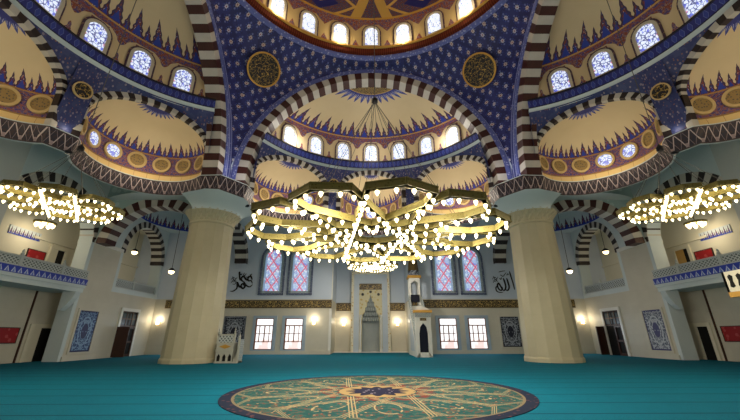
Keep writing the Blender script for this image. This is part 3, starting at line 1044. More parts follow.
for x, x2 in ((-17.6, -17.6), (-9.95, -9.68), (-7.2, -6.93), (7.2, 7.2), (9.95, 9.95), (17.6, 17.6)): lower_window(x); upper_window(x2)

def sconce(loc, rz, lab):
    t = thing('wall_sconce', lab, 'wall lamp', loc, rz, 'wall sconces')
    q = MB(); q.box((-.09, -.03, -.22), (.09, 0, .2)); q.obj('back_plate', M['goldpaint'], t)
    q = MB(); q.lathe([(.13, -.16), (.15, .0), (.16, .16)], 12, (0, -.17, 0)); q.obj('lamp_shade', M['lampglass'], t)
    return t
LAMPS = []
for x, y, rz, lab in ((-5.35, YQ, 0, 'lit wall sconce beside the window nearest left of the prayer niche'), (-2.85, YN, 0, 'lit wall sconce inside the recess left of the prayer niche'),
              (2.85, YN, 0, 'lit wall sconce inside the recess right of the prayer niche'), (-19.9, YQ, 0, 'lit wall sconce in the far left corner behind the left pillar'), (19.9, YQ, 0, 'lit wall sconce in the far right corner behind the right pillar')):
    sconce((x, y, 2.75), rz, lab); LAMPS.append((x, y-.35, 3.05))

def panel(loc, rz, w, h, mat, lab, frame=None):
    t = thing('tile_panel', lab, 'wall panel', loc, rz)
    q = MB(); q.box((-w/2, -.05, 0), (w/2, 0, h)); q.obj('tile_field', mat, t)
    q = MB(); fr = .14
    q.band([(-w/2-fr, -fr), (-w/2-fr, h+fr), (w/2+fr, h+fr), (w/2+fr, -fr), (-w/2-fr, -fr)], [(-w/2, 0), (-w/2, h), (w/2, h), (w/2, 0), (-w/2, 0)], -.09, 0); q.obj('frame', frame or M['wall'], t)
panel((-12.75, YQ, .45), 0, 1.75, 2.75, M['tile_dark'], 'dark ornamental panel on the front wall, half hidden behind the marble pulpit', M['tile_dark'])
panel((13.05, YQ, .6), 0, 1.75, 2.65, M['tile_dark'], 'dark panel with a pale vase design on the front wall beside the right pillar')

# wall calligraphy in black
def stroke(s, pts, w0, w1, S, th=.03):
    n = len(pts); out = []
    # smooth by Catmull-Rom
    Q = []
    for i in range(n-1):
        p0, p1, p2, p3 = pts[max(0, i-1)], pts[i], pts[i+1], pts[min(n-1, i+2)]
        for k in range(6):
            t = k/6.0
            Q.append(tuple(.5*((2*p1[j])+(-p0[j]+p2[j])*t+(2*p0[j]-5*p1[j]+4*p2[j]-p3[j])*t*t+(-p0[j]+3*p1[j]-3*p2[j]+p3[j])*t**3) for j in (0, 1)))
    Q.append(pts[-1]); A = []; B = []; N = len(Q)
    for i, p in enumerate(Q):
        a = Q[max(0, i-1)]; c = Q[min(N-1, i+1)]; d = Vector((c[0]-a[0], c[1]-a[1]))
        d = d.normalized() if d.length > 1e-6 else Vector((1, 0))
        t = i/(N-1); w = (w0+(w1-w0)*t)*(.35+.65*min(1, 5*t+.2, 5*(1-t)+.2))*.5
        A.append(((p[0]-d.y*w)*S, (p[1]+d.x*w)*S)); B.append(((p[0]+d.y*w)*S, (p[1]-d.x*w)*S))
    s.band(A, B, -th, 0)
t = thing('wall_calligraphy', 'black Arabic calligraphy on the front wall just right of the left pillar', 'calligraphy', (-13.7, YQ, 5.5), 0)
q = MB(); S = 2.1
for pts, a, c in (
    ([(.35, .98), (.38, .78), (.43, .56)], .10, .06),
    ([(.99, .60), (.90, .76), (.79, .68), (.82, .55), (.95, .55), (1.02, .42)], .09, .05),
    ([(.84, .56), (.70, .62), (.56, .76), (.47, .62), (.60, .50)], .09, .08),
    ([(.60, .52), (.72, .36), (.90, .27), (1.04, .38)], .09, .04),
    ([(.74, .36), (.62, .20), (.50, .30), (.58, .42), (.68, .28)], .09, .07),
    ([(.58, .24), (.42, .30), (.31, .48), (.33, .22), (.18, .08), (.02, .08)], .10, .04)): stroke(q, pts, a, c, S)
q.obj('lettering', M['black'], t)
q = MB()
for pts in ([(.60, .92), (.56, .84), (.63, .80), (.68, .90)], [(.86, .86), (.90, .80), (.95, .88)], [(.40, .88), (.46, .82), (.48, .90)], [(.70, .74), (.76, .70), (.80, .78)]): stroke(q, pts, .035, .03, S)
q.obj('vowel_mark', M['black'], t)
q = MB()
for pts in ([(.0, .60), (.10, .70), (.22, .62), (.14, .50), (.04, .54)], [(.06, .76), (.16, .56), (.28, .72)], [(.02, .44), (.14, .60), (.26, .46)], [(.10, .40), (.22, .40), (.26, .56)]): stroke(q, pts, .025, .02, S)
o = q.obj('small_lettering', M['iron'], t)
t = thing('wall_calligraphy', 'black Arabic calligraphy on the front wall just left of the right pillar', 'calligraphy', (11.95, YQ, 5.5), 0)
q = MB()
for pts, a, c in (
    ([(.86, .98), (.90, .70), (.95, .40), (.98, .12)], .07, .05),
    ([(.68, .66), (.72, .44), (.74, .24), (.66, .10), (.56, .12)], .085, .06),
    ([(.52, .66), (.57, .44), (.58, .24), (.50, .10), (.40, .12)], .085, .06),
    ([(.40, .12), (.34, .30), (.26, .42), (.20, .30), (.26, .14), (.36, .10), (.42, .2), (.34, .30)], .08, .06),
    ([(.22, .30), (.12, .22), (.14, .06), (.30, .0), (.44, .02)], .07, .03)): stroke(q, pts, a, c, S)
q.obj('lettering', M['black'], t)
q = MB()
for pts in ([(.40, .82), (.52, .74), (.62, .84), (.70, .92)], [(.34, .94), (.50, .98), (.66, 1.0)], [(.70, .78), (.76, .86), (.80, .80)], [(.44, .70), (.40, .60), (.34, .66)]): stroke(q, pts, .04, .03, S)
q.obj('vowel_mark', M['black'], t)
q = MB()
for pts in ([(.0, .60), (.10, .70), (.22, .62), (.14, .50), (.04, .54)], [(.06, .76), (.16, .56), (.28, .72)], [(.02, .44), (.14, .60), (.26, .46)]): stroke(q, pts, .025, .02, S)
q.obj('small_lettering', M['iron'], t)

# ------------------------------------------------------------------ side halls
def voussoirs(s, T, hc, hw, zs, rise, th, y0, y1, legs=0.0, n=27):
    def L(o):
        P = []
        if legs:
            P += [(hc-hw-o, zs-legs), (hc-hw-o, zs-legs*.5)]
        P += [(hc+(hw+o)*cos(pi-pi*i/n), zs+(rise+o)*sin(pi*i/n)) for i in range(n+1)]
        if legs:
            P += [(hc+hw+o, zs-legs*.5), (hc+hw+o, zs-legs)]
        return P
    s.band(L(0.0), L(th), y0, y1, T=T, alt=lambda i: i % 2)

def pendant(loc, lab, drop=1.4):
    t = thing('pendant_lamp', lab, 'pendant lamp', loc)
    q = MB(); q.lathe([(.10, .24), (.26, .1), (.28, .0), (.24, -.02)], 14); q.obj('shade', M['iron'], t)
    q = MB(); q.lathe([(.24, .0), (.2, -.16), (.08, -.24)], 14, (0, 0, -.02)); q.obj('bulb', M['lampglass'], t)
    q = MB(); q.tube((0, 0, .2), (0, 0, drop), .02); q.obj('cord', M['black'], t)

def cluster_lamp(loc, lab):
    t = thing('ceiling_lamp', lab, 'ceiling lamp', loc)
    q = MB(); q.lathe([(.55, .0), (.62, .05), (.62, .13), (.3, .2)], 16); q.obj('tray', M['gold'], t)
    for k in range(7):
        a = 2*pi*k/7; q = MB(); q.lathe([(.13, 0), (.11, -.14), (.03, -.24)], 8, (.42*cos(a), .42*sin(a), 0)); q.obj('bulb', M['lampglass'], t)
    q = MB(); q.tube((0, 0, .15), (0, 0, 1.2), .02); q.obj('rod', M['iron'], t)

DN = [0]
def door(loc, rz, w, h, kind):
    DN[0] += 1
    r = sroot('door_%d' % DN[0], loc, rz)
    q = MB(); q.band([(-w/2-.22, 0), (-w/2-.22, h+.25), (w/2+.22, h+.25), (w/2+.22, 0)], [(-w/2, 0), (-w/2, h), (w/2, h), (w/2, 0)], -.12, 0); q.obj('frame', M['ceil'] if kind != 'big' else M['white'], r)
    q = MB(); q.box((-w/2, -.02, 0), (w/2, .0, h)); q.obj('opening', M['dark'], r)
    if kind == 'lit':
        q = MB(); q.box((-w/2, -.05, 0), (w/2*.25, -.02, h)); q.obj('leaf', M['goldlit'], r)
    if kind == 'plain':
        q = MB(); q.box((-w/2, -.05, 0), (-w/2+w*.45, -.02, h)); q.obj('leaf', M['ceil'], r)
    if kind == 'big':
        q = MB()
        for x in (-w/2, -w*.18, w*.18, w/2-.08): q.box((x, -.06, h*.66), (x+.08, -.02, h))
        for z in (h*.66, h*.82, h-.08): q.box((-w/2, -.06, z), (w/2, -.02, z+.08))
        q.obj('transom', M['wood'], r)
        q = MB(); q.box((-w/2+.1, -.025, h*.7), (-.1, -.02, h*.95)); q.box((.1, -.025, h*.7), (w/2-.1, -.02, h*.95)); q.obj('transom_pane', M['dimpane'], r)
        # right leaf shut, left leaf ajar
        q = MB(); q.band([(w*.05, 0), (w*.05, h*.65), (w/2, h*.65), (w/2, 0), (w*.05, 0)], [(w*.05+.14, .2), (w*.05+.14, h*.62), (w/2-.12, h*.62), (w/2-.12, .2), (w*.05+.14, .2)], -.10, -.04)
        q.box((w*.05, -.1, h*.30), (w/2, -.04, h*.34)); q.obj('leaf', M['wood'], r)
        q = MB(); q.box((-.02, 0, .02), (.05, .9, h*.65)); o = q.obj('leaf', M['wood'], r); o.location = (-w/2, -.95, 0); o.rotation_euler = (0, 0, .25)
M['goldlit'] = MAT('gold_lit_door_leaf', lambda g: g.mix(g.noise(3.0), (170, 136, 70), (188, 152, 84)), .5)  # golden light of the open doorway put into the leaf colour
M['dimpane'] = MAT('dim_glass', (70, 78, 84), .25)

def side(sg):
    """sg=-1 left, +1 right; local frame: x along +Y of the hall, y outwards, z up"""
    T = lambda p: (sg*(XS+p[1]), p[0], p[2])
    sd = 'left' if sg < 0 else 'right'
    rz = pi/2 if sg < 0 else -pi/2
    mirror = 1 if sg < 0 else -1
    s = MB()
    # upper wall with the gallery arch, the niche arch and rear stretch
    arch_wall(s, T, 6.4, 13.5, 0, 15.0, 9.9, 3.3, 0, 8.1, 2.95, 1.0, 1)
    arch_wall(s, T, 16.4, YQ, 4.9, 15.0, 19.45, 2.75, 5.3, 8.1, 2.9, 1.0, 1)
    s.box((-16, 0, 0), (3.9, .6, 15.0), 1, T)
    # niche lower wall
    s.box((16.4, .0, 0), (YQ, .5, 4.9), 0, T)
    s.box((13.5, 0.0, 8.3), (16.4, 1.0, 15.0), 1, T)
    # back walls of the galleries
    s.box((0, 2.0, 0), (YQ, 2.3, 5.2), 0, T); s.box((0, 2.6, 5.2), (YQ, 2.9, 12.0), 2, T)
    s.box((3.0, .9, 11.3), (YQ, 2.9, 11.6), 2, T)
    s.box((3.0, .4, 0), (3.9, 2.9, 12), 0, T)
    struct(s.obj('wall_'+sd, [M['wall'], M['plaster'], M['ceil']]))
    # square wall piers
    s = MB(); s.box((13.5, -.0, 0), (16.4, 1.2, 8.05), 0, T); s.box((13.42, -.1, 0), (16.48, 1.2, .3), 0, T)
    s.box((13.38, -.12, 8.05), (16.52, 1.2, 8.3), 1, T); struct(s.obj('wall_pier', [M['wall'], M['white']]))
    s = MB(); s.box((3.9, -.5, 0), (6.4, 1.2, 15.0), 0, T); struct(s.obj('wall_pier', [M['plaster_shade']]))
    # striped arches
    s = MB(); voussoirs(s, T, 9.9, 3.3, 8.1, 2.95, .62, -.05, 1.0); struct(s.obj('gallery_arch', [M['vblack'], M['vwhite']]))
    s = MB(); voussoirs(s, T, 19.4, 2.55, 8.1, 2.9, .55, -.02, 1.0); struct(s.obj('niche_arch', [M['vblack'], M['vwhite']]))
    # arch from wall pier to pillar and from pillar to the front wall
    TX = lambda p: (sg*p[0], p[1], p[2])
    s = MB(); arch_wall(s, lambda p: (sg*p[0], 13.45+p[1], p[2]), 11.0, XS, 8.1, 14.0, 16.35, 3.45, 8.05, 8.05, 2.98, .95, 0)
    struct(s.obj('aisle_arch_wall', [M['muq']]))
    s = MB(); voussoirs(s, lambda p: (sg*p[0], 13.40+p[1], p[2]), 16.35, 3.4, 8.05, 2.93, .72, 0, 1.05, n=25); struct(s.obj('aisle_arch', [M['vred'], M['vwhite']]))
    s = MB(); arch_wall(s, lambda p: (sg*(12.35+p[1]), p[0], p[2]), 13.5, YQ, 8.2, 14.6, 18.5, 3.75, 8.2, 8.3, 3.0, .95, 0)
    struct(s.obj('aisle_arch_wall', [M['upwall']]))
    s = MB(); voussoirs(s, lambda p: (sg*(12.28+p[1]), p[0], p[2]), 18.5, 3.45, 8.3, 2.7, .6, 0, 1.1, n=19); struct(s.obj('aisle_arch', [M['vblack'], M['vwhite']]))
    # corner vault over the aisle with its blue frieze
    s = MB(); c = (sg*16.6, 18.45); K = 40
    P = []; 
    for i in range(9):
        t = pi/2*i/8
        P.append([(c[0]+4.0*cos(2*pi*j/K)*cos(t), c[1]+3.95*sin(2*pi*j/K)*cos(t), 12.6+1.6*sin(t)) for j in range(K)])
    s.grid(P, None, 0, True)
    s.grid([[(c[0]+4.0*cos(2*pi*j/K), c[1]+3.95*sin(2*pi*j/K), z) for j in range(K)] for z in (11.5, 12.6)], [[(j*.75, v) for j in range(K+1)] for v in (0, 1)], 1, True)
    s.grid([[(c[0]+r*cos(2*pi*j/K), c[1]+r*sin(2*pi*j/K), 11.5) for j in range(K)] for r in (4.0, 6.5)], None, 0, True)
    struct(s.obj('aisle_vault', [M['plaster'], M['frieze']], smooth=True))
    # gallery floor and balustrades
    s = MB(); s.box((6.4, -.25, 4.75), (13.5, 2.9, 4.95), 0, T); s.box((6.4, -.15, 4.45), (13.5, 2.6, 4.75), 0, T)
    s.box((6.4, -.30, 4.95), (13.5, .05, 5.35), 1, T)
    i0 = len(s.uv)-6; s.uv[i0] = [(0, 0), (7.1, 0), (7.1, 1), (0, 1)]
    for k in range(6): s.uv[i0+k] = [(0, 0), (7.1, 0), (7.1, 1), (0, 1)]
    s.box((16.4, .4, 5.0), (YQ, 2.9, 5.3), 0, T)
    for y in (7.2, 12.9): s.prism([(0, 4.45), (.9, 4.45), (.75, 4.0), (.45, 3.5), (.15, 3.2), (0, 3.2)], y-.22, y+.22, 0, lambda p: (sg*(XS+.55-p[0]), p[1], p[2]))
    struct(s.obj('gallery_floor', [M['plaster'], M['balc']]))
    def rail(y0, y1, z0, h, off, posts, lab):
        t = thing('balustrade', lab, 'railing', T(((y0+y1)/2, off, z0)), rz)
        W = (y1-y0)
        q = MB(); q.box((-W/2, -.03, .06), (W/2, .03, h-.08)); q.uv = [[(0, 0), (W, 0), (W, h), (0, h)] for _ in q.uv]; q.obj('lattice_panel', M['lattice'], t)
        q = MB(); q.box((-W/2, -.07, h-.1), (W/2, .07, h)); q.obj('handrail', M['lat_rail'], t)
        q = MB(); q.box((-W/2, -.06, 0), (W/2, .06, .08)); q.obj('bottom_rail', M['lat_rail'], t)
        for p in posts:
            q = MB(); q.box((p-.09, -.09, 0), (p+.09, .09, h+.05)); q.lathe([(.07, h+.05), (.10, h+.13), (.05, h+.22), (.07, h+.28), (.01, h+.40)], 10, (p, 0, 0)); q.obj('post', M['lat_rail'], t)
    rail(6.4, 13.5, 5.35, .62, -.15, (-1.5, 1.4) if sg < 0 else (1.5, -1.4), 'long pierced marble balustrade of the %s gallery above the blue and white frieze' % sd)
    rail(16.5, YQ-.05, 5.3, .72, .2, (-.4, ), 'short pierced marble balustrade in the arched niche behind the %s wall pier' % sd)
    # doors and boards
    door(T((13.6, 2.0, 0)), rz, 1.5, 2.1, 'plain')
    door(T((13.6, 2.6, 5.2)), rz, 1.05, 2.35, 'lit' if sg > 0 else 'plain')
    door(T((19.2, .0, 0)), rz, 2.0, 3.55, 'big')
    for (y, off, z, w, h, lab) in ((11.2, 2.0, 1.2, 1.5, .85, 'dark red wall board below the %s gallery beside the low doorway' % sd), (12.0, 2.6, 6.35, 1.25, .75, 'bright red wall board on the %s gallery beside its doorway' % sd)):
        t = thing('wall_board', lab, 'board', T((y, off, z)), rz)
        q = MB(); q.box((-w/2, -.06, 0), (w/2, 0, h)); q.obj('board_face', M['red'], t)
        q = MB(); q.band([(-w/2-.05, -.05), (-w/2-.05, h+.05), (w/2+.05, h+.05), (w/2+.05, -.05), (-w/2-.05, -.05)], [(-w/2, 0), (-w/2, h), (w/2, h), (w/2, 0), (-w/2, 0)], -.08, 0); q.obj('frame', M['wood'], t)
    s = MB(); s.box((12.28, 1.9, 0), (12.36, 1.985, 4.44), 0, T); o = s.obj('drain_pipe', M['wood']); tag(o, 'thin dark vertical pipe on the wall under the %s gallery' % sd, 'pipe')
    s = MB(); s.box((9.7, 2.55, 7.75), (11.9, 2.6, 8.3), 0, T); s.uv = [[(0, 0), (8, 0), (8, 1), (0, 1)] for _ in s.uv]; struct(s.obj(tname(), M['frieze']))
    s = MB(); s.box((11.4, 2.45, 7.9), (YQ, 2.6, 8.05), 0, T); struct(s.obj(tname(), M['ceil']))
    panel(T((14.75, 0, .55)), rz, 1.75, 2.75, M['tile_blue'] if sg < 0 else M['tile_grey'], ('blue tile panel framed on the left wall pier' if sg < 0 else 'grey and violet vase tile panel framed on the right wall pier'))
    pendant((sg*20.9, 18.4, 8.6), 'lit pendant lamp hanging in the arched niche of the %s wall' % sd, 2.7)
    pendant((sg*17.2, 18.2, 6.85), 'lit pendant lamp hanging in the aisle beside the %s pillar' % sd, 6.0)
    cluster_lamp((sg*22.0, 10.7, 8.65), 'small round multi-bulb ceiling lamp over the %s gallery' % sd)
    LAMPS.append((sg*22.0, 10.7, 8.2)); LAMPS.append((sg*21.4, 18.4, 8.1)); LAMPS.append((sg*17.2, 18.0, 6.4)); LAMPS.append((sg*21.9, 11.0, 7.6))
M['lat_rail'] = MAT('grey_marble_rail', (176, 184, 184), .5)
M['plaster_shade'] = MAT('shaded_plaster', lambda g: g.mix(g.noise(.6), (176, 180, 178), (188, 192, 190)), .7)  # darker plaster copy, shade on the near wall pier put into its colour
side(-1); side(1)

# spot lamps under the cornice
for k, (x, y, lab) in enumerate(((-15.75, 4.35, 'dark oval spotlight under the cornice between the two golden semi-domes at left'), (15.75, 4.35, 'dark oval spotlight under the cornice between the two golden semi-domes at right'),
        (-12.3, 10.2, 'dark oval spotlight under the cornice on the outer side of the left pillar'), (12.3, 10.2, 'dark oval spotlight under the cornice on the outer side of the right pillar'),
        (-9.1, 12.0, 'dark oval spotlight under the cornice on the inner side of the left pillar'), (9.1, 12.0, 'dark oval spotlight under the cornice on the inner side of the right pillar'))):
    t = thing('spotlight', lab, 'spotlight', (x, y, ZC0-.02))
    q = MB(); q.lathe([(.08, 0), (.18, -.02), (.18, -.09), (.12, -.14)], 16); q.obj('housing', M['iron'], t)
    q = MB(); q.lathe([(.12, -.13), (.10, -.15)], 16); q.obj('lens', M['dimpane'], t)

# ------------------------------------------------------------------ prayer niche
t = thing('prayer_niche', 'tall pale marble prayer niche with gilded frame and stalactite hood', 'prayer niche', (0, YN-.66, 0))
q = MB(); q.band([(-2.05, 0), (-2.05, 8.2), (2.05, 8.2), (2.05, 0)], [(-1.78, 0), (-1.78, 7.9), (1.78, 7.9), (1.78, 0)], -.32, .66); q.obj('outer_frame', M['gildframe'] if 'gildframe' in M else MAT('gilded_floral_frame', lambda g: g.mix(g.vor(5.0) < .28, (222, 214, 190), (186, 152, 78)), .5), t)
NB = MAT('blue_grey_marble', lambda g: g.mix(g.noise(1.5, None, 4), (172, 184, 198), (194, 204, 214)), .4)
q = MB(); q.band([(-1.78, 0), (-1.78, 7.9), (1.78, 7.9), (1.78, 0)], [(-1.22, 0), (-1.22, 6.9), (1.22, 6.9), (1.22, 0)], -.24, 0); q.obj('inner_frame', NB, t)
q = MB(); q.box((-1.22, -.10, 6.25), (1.22, -.02, 6.9)); q.obj('inscription_tablet', M['script'], t)
q = MB(); A = [(-1.22, 0), (-1.22, 6.25), (1.22, 6.25), (1.22, 0)]
hood = [(-.92, 0), (-.92, 3.0), (-.80, 3.7), (-.62, 3.9), (-.58, 4.35), (-.40, 4.5), (-.36, 4.9), (-.18, 5.1), (0, 5.75)]
hood = hood+[(-x, z) for x, z in reversed(hood[:-1])]
outr = [(-1.22, 0), (-1.22, 3.0), (-1.22, 3.7), (-1.22, 3.9), (-1.22, 4.35), (-1.22, 4.8), (-1.22, 5.3), (-1.22, 6.25), (0, 6.25)]
outr = outr+[(-x, z) for x, z in reversed(outr[:-1])]
q.band(outr, hood, -.16, 0); q.obj('spandrel', MAT('cream_gilt_spandrel', lambda g: g.mix(g.vor(3.0) < .3, (206, 196, 158), (190, 164, 96)), .5), t)
q = MB(); P = []
for i in range(13):
    z = 3.0*i/6 if i <= 6 else 3.0+2.75*(i-6)/6
    k = 1.0 if i <= 6 else max(.02, 1-((i-6)/6.0)**1.2)
    P.append([(.92*k*cos(pi*j/12), .30-.0+.62*k*sin(pi*j/12)-.34, z) for j in range(13)])
NM = MAT('grey_niche_marble', lambda g: g.mix(g.noise(1.2, None, 4), (140, 148, 148), (168, 174, 172)), .45)
q.grid(P); q.obj('niche_shell', NM, t)
q = MB()
for k, (z, w, nn) in enumerate(((3.15, .86, 7), (3.65, .72, 6), (4.15, .56, 5), (4.6, .4, 4), (5.0, .26, 2))):
    for j in range(nn):
        x = -w+2*w*(j+.5)/nn
        q.lathe([(.02, 0), (.11, .12), (.13, .45)], 8, (x, -.06, z-.2))
q.obj('stalactite_hood', NM, t)
for sx in (-1, 1):
    q = MB(); q.lathe([(.15, 0), (.15, .25), (.10, .32), (.10, 3.3), (.16, 3.5), (.18, 3.65)], 12, (sx*1.07, -.27, 0)); q.obj('colonnette', M['white'], t)
q = MB()
for sx in (-1, 1):
    q.lathe([(.0, 0.0), (.16, .0), (.16, .05), (.0, .05)], 14, (0, 0, 0))
    K = len(q.v)
q = MB()
for sx in (-1, 1): q.prism([(sx*.85+.15*cos(2*pi*j/14), 5.75+.15*sin(2*pi*j/14)) for j in range(14)], -.22, -.1)
q.prism([(.14*cos(2*pi*j/14), 6.02+.14*sin(2*pi*j/14)) for j in range(14)], -.22, -.1)
q.obj('boss', M['black'], t)
s = MB(); s.box((-3.75, YN-1.2, 0), (3.75, YN, .06)); struct(s.obj(tname(), M['white']))

# ------------------------------------------------------------------ minbar
t = thing('pulpit_staircase', 'tall white marble stair pulpit with conical roof right of the prayer niche', 'pulpit', (4.1, 17.2, 0))
wm = M['white']
q = MB(); w = .62; Lm = YQ-17.2
q.band([(-w, 0), (-w, 3.35), (w, 3.35), (w, 0)], [(-w*.55, .35), (-w*.55, 2.6), (w*.55, 2.6), (w*.55, .35)], 0, .35)
q.box((-w*.55, .0, 0), (w*.55, .35, .35)); q.obj('gate', wm, t)
q = MB(); q.box((-w*.55, .2, .35), (w*.55, .3, 2.6)); q.obj('doorway_curtain', M['navycloth'] if 'navycloth' in M else MAT('dark_navy_cloth', (22, 26, 44), .9), t)
q = MB(); A = arch_line(w*.55, .35, 2.4, .65, 10)
q.band([(-w*.56, 1.75)]+[(-w*.56, 2.65)]*1+[(0, 2.65)]+[(w*.56, 2.65), (w*.56, 1.75)], [(-w*.54, 1.75), (-w*.42, 2.2), (0, 2.53), (w*.42, 2.2), (w*.54, 1.75)], -.02, .2); q.obj('door_arch', wm, t)
q = MB(); q.box((-w-.12, -.1, 3.3), (w+.12, .45, 3.5)); q.obj('gate_cornice', M['goldpaint'], t)
q = MB(); q.box((-w-.02, -.03, 2.95), (w+.02, 0, 3.3)); q.uv = [[(0, 0), (3, 0), (3, 1), (0, 1)] for _ in q.uv]; q.obj('gate_frieze', M['lattice'], t)
q = MB(); q.box((-.26, -.05, 2.68), (.26, -.02, 2.9)); q.obj('gate_inscription', M['script'], t)
q = MB(); q.prism([(-w, 3.5), (-.4, 3.66), (0, 3.8), (.4, 3.66), (w, 3.5)], .1, .3)
q.obj('gate_crest', wm, t)
TYZ = lambda p: (p[1], p[0], p[2])
for sx in (-1, 1):
    q = MB(); x0, x1 = (sx*w, sx*(w-.1))
    q.prism([(.35, 0), (Lm-.1, 0), (Lm-.1, 4.6), (Lm-1.3, 4.4), (.35, 1.2)], x0, x1, T=TYZ); q.obj('side_panel', wm, t)
    q = MB(); q.prism([(.35, 1.2), (Lm-1.3, 4.4), (Lm-1.3, 5.1), (.35, 1.95)], x0+sx*.01, x1, T=TYZ); q.uv = [[(0, 0), (6, 0), (6, 2), (0, 2)] if len(u) == 4 else u for u in q.uv]; q.obj('stair_parapet', M['lattice'], t)
    q = MB(); q.prism([(1.2, .4), (Lm-1.7, .4), (Lm-1.7, 3.4), (1.2, 1.4)], x0+sx*.03, x0+sx*.01, T=TYZ); q.obj('side_relief', NB, t)
q = MB()
for k in range(14):
    y0 = .5+k*(Lm-1.9)/14; q.box((-w+.1, y0, 0), (w-.1, y0+(Lm-1.9)/14, 1.0+k*.24))
q.obj('steps', wm, t)
yc = Lm-.75
for dx in (-.42, .42):
    for dy in (-.42, .42):
        q = MB(); q.box((dx-.09, yc+dy-.09, 4.2), (dx+.09, yc+dy+.09, 6.7)); q.obj('canopy_post', wm, t)
for sgn in (-.50, .50):
    q = MB(); q.band([(-.5, 5.8), (-.5, 6.75), (0, 6.75), (.5, 6.75), (.5, 5.8)], [(-.40, 5.8), (-.30, 6.25), (0, 6.5), (.30, 6.25), (.40, 5.8)], yc+sgn-.05, yc+sgn+.05); q.obj('canopy_arch', wm, t)
q = MB(); q.box((-.62, yc-.62, 6.7), (.62, yc+.62, 6.95)); q.obj('canopy_cornice', M['goldpaint'], t)
q = MB(); q.lathe([(.56, 6.95), (.52, 7.4), (.52, 7.45)], 12, (0, yc, 0)); q.obj('roof_drum', M['tile_dark'], t)
q = MB(); q.lathe([(.54, 7.45), (.40, 8.7), (.22, 10.2), (.03, 11.6)], 12, (0, yc, 0)); q.obj('conical_roof', M['bronze'] if 'bronze' in M else MAT('bronze_gilt_roof', lambda g: g.mix(g.noise(3.0), (116, 96, 52), (92, 78, 44)), .4, .5), t)
q = MB(); q.box((-.40, yc-.62, 4.5), (.40, yc-.4, 5.15)); q.obj('seat_cloth', MAT('dark_cloth', (20, 24, 40), .9), t)

# ------------------------------------------------------------------ preacher's chair
t = thing('preachers_chair', 'small carved white marble pulpit with pierced panels beside the left pillar', 'pulpit', (-8.98, 12.0, 0))
t.scale = (.82, .86, .91); wm = MAT('grey_carved_marble', lambda g: g.mix(g.noise(1.5, None, 5), (164, 164, 152), (184, 184, 172)), .5)
q = MB(); q.box((-.85, -.55, 0), (.85, .55, .1)); q.obj('plinth', wm, t)
q = MB()
for k in range(3):
    x = -.80+.42*k
    q.band([(x, .1), (x, .75), (x+.21, .75), (x+.42, .75), (x+.42, .1)], [(x+.08, .1), (x+.08, .42), (x+.21, .6), (x+.34, .42), (x+.34, .1)], -.52, -.42)
q.box((-.80, -.42, .1), (.46, .5, .12)); q.box((-.8, .4, .1), (.46, .5, .75)); q.box((.4, -.5, .1), (.46, .5, .75)); q.box((-.8, -.5, .1), (-.74, .5, .75)); q.obj('arcade', wm, t)
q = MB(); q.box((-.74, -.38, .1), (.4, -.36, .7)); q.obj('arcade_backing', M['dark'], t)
q = MB(); q.box((-.84, -.56, .75), (.5, .52, .86)); q.box((-.80, -.52, .86), (.46, .5, 1.22)); q.box((-.84, -.56, 1.22), (.5, .52, 1.30)); q.obj('body', wm, t)
q = MB(); q.prism([(-.62, 1.04), (-.17, .90), (.28, 1.04), (-.17, 1.18)], -.55, -.52); q.obj('gilt_relief', M['goldpaint'], t)
q = MB(); q.box((-.78, -.5, 1.3), (.44, -.42, 1.75)); q.uv = [[(0, 0), (1.2, 0), (1.2, .45), (0, .45)] for _ in q.uv]; q.obj('lattice_panel', M['lattice'], t)
q = MB(); q.box((-.84, -.54, 1.75), (.5, -.38, 1.84)); q.obj('handrail', wm, t)
for x in (-.78, .44):
    q = MB(); q.box((x-.07, -.54, 1.3), (x+.07, -.4, 1.9)); q.lathe([(.05, 1.9), (.09, 1.98), (.04, 2.06), (.06, 2.12), (.01, 2.28)], 10, (x, -.47, 0)); q.obj('post', wm, t)
q = MB()
for k in range(5): q.box((.5, -.4+k*.17, 0), (.85, -.23+k*.17, .24*(k+1)))
q.obj('steps', wm, t)
q = MB(); q.box((.80, -.36, .2), (.86, .5, 1.5)); q.uv = [[(0, 0), (1.2, 0), (1.2, 1.2), (0, 1.2)] for _ in q.uv]; q.obj('stair_parapet', M['lattice'], t)
q = MB(); q.box((.76, -.5, 0), (.9, -.38, 1.6)); q.lathe([(.05, 1.6), (.09, 1.68), (.04, 1.76), (.01, 1.96)], 10, (.83, -.44, 0)); q.obj('newel_post', wm, t)

# ------------------------------------------------------------------ muezzin platform at the right edge
t = thing('muezzin_platform', 'pale raised platform with cut-out parapet and gilt edge at the right', 'platform', (16.5, 2.4, 0))
q = MB(); q.box((-2.2, -1.5, 2.95), (2.2, .4, 3.15)); q.obj('deck', M['goldpaint'], t)
q = MB(); q.box((-2.2, .32, 3.15), (2.2, .42, 3.95)); q.box((-2.2, -1.5, 3.15), (-2.1, .42, 3.95)); q.obj('parapet', M['ceil'], t)
for k in range(5):
    y = -1.3+k*.33; q = MB(); q.prism([(y, 3.35), (y+.1, 3.3), (y+.2, 3.35), (y+.16, 3.55), (y+.2, 3.75), (y+.1, 3.82), (y, 3.75), (y+.04, 3.55)], -2.215, -2.19, T=lambda p: (p[1], p[0], p[2])); q.obj('cut_out', M['dark'], t)
for dx, dy in ((-2.0, -1.3), (2.0, -1.3), (-2.0, .2), (2.0, .2)):
    q = MB(); q.lathe([(.16, 0), (.16, .2), (.11, .3), (.11, 2.7), (.18, 2.95)], 12, (dx+ (1.2 if dx < 0 else 0), dy, 0)); q.obj('column', M['ceil'], t)
q = MB(); q.lathe([(.10, 2.94), (.12, 2.86), (.04, 2.82)], 12, (-1.75, -.6, 0)); q.obj('downlight', M['lampglass'], t)

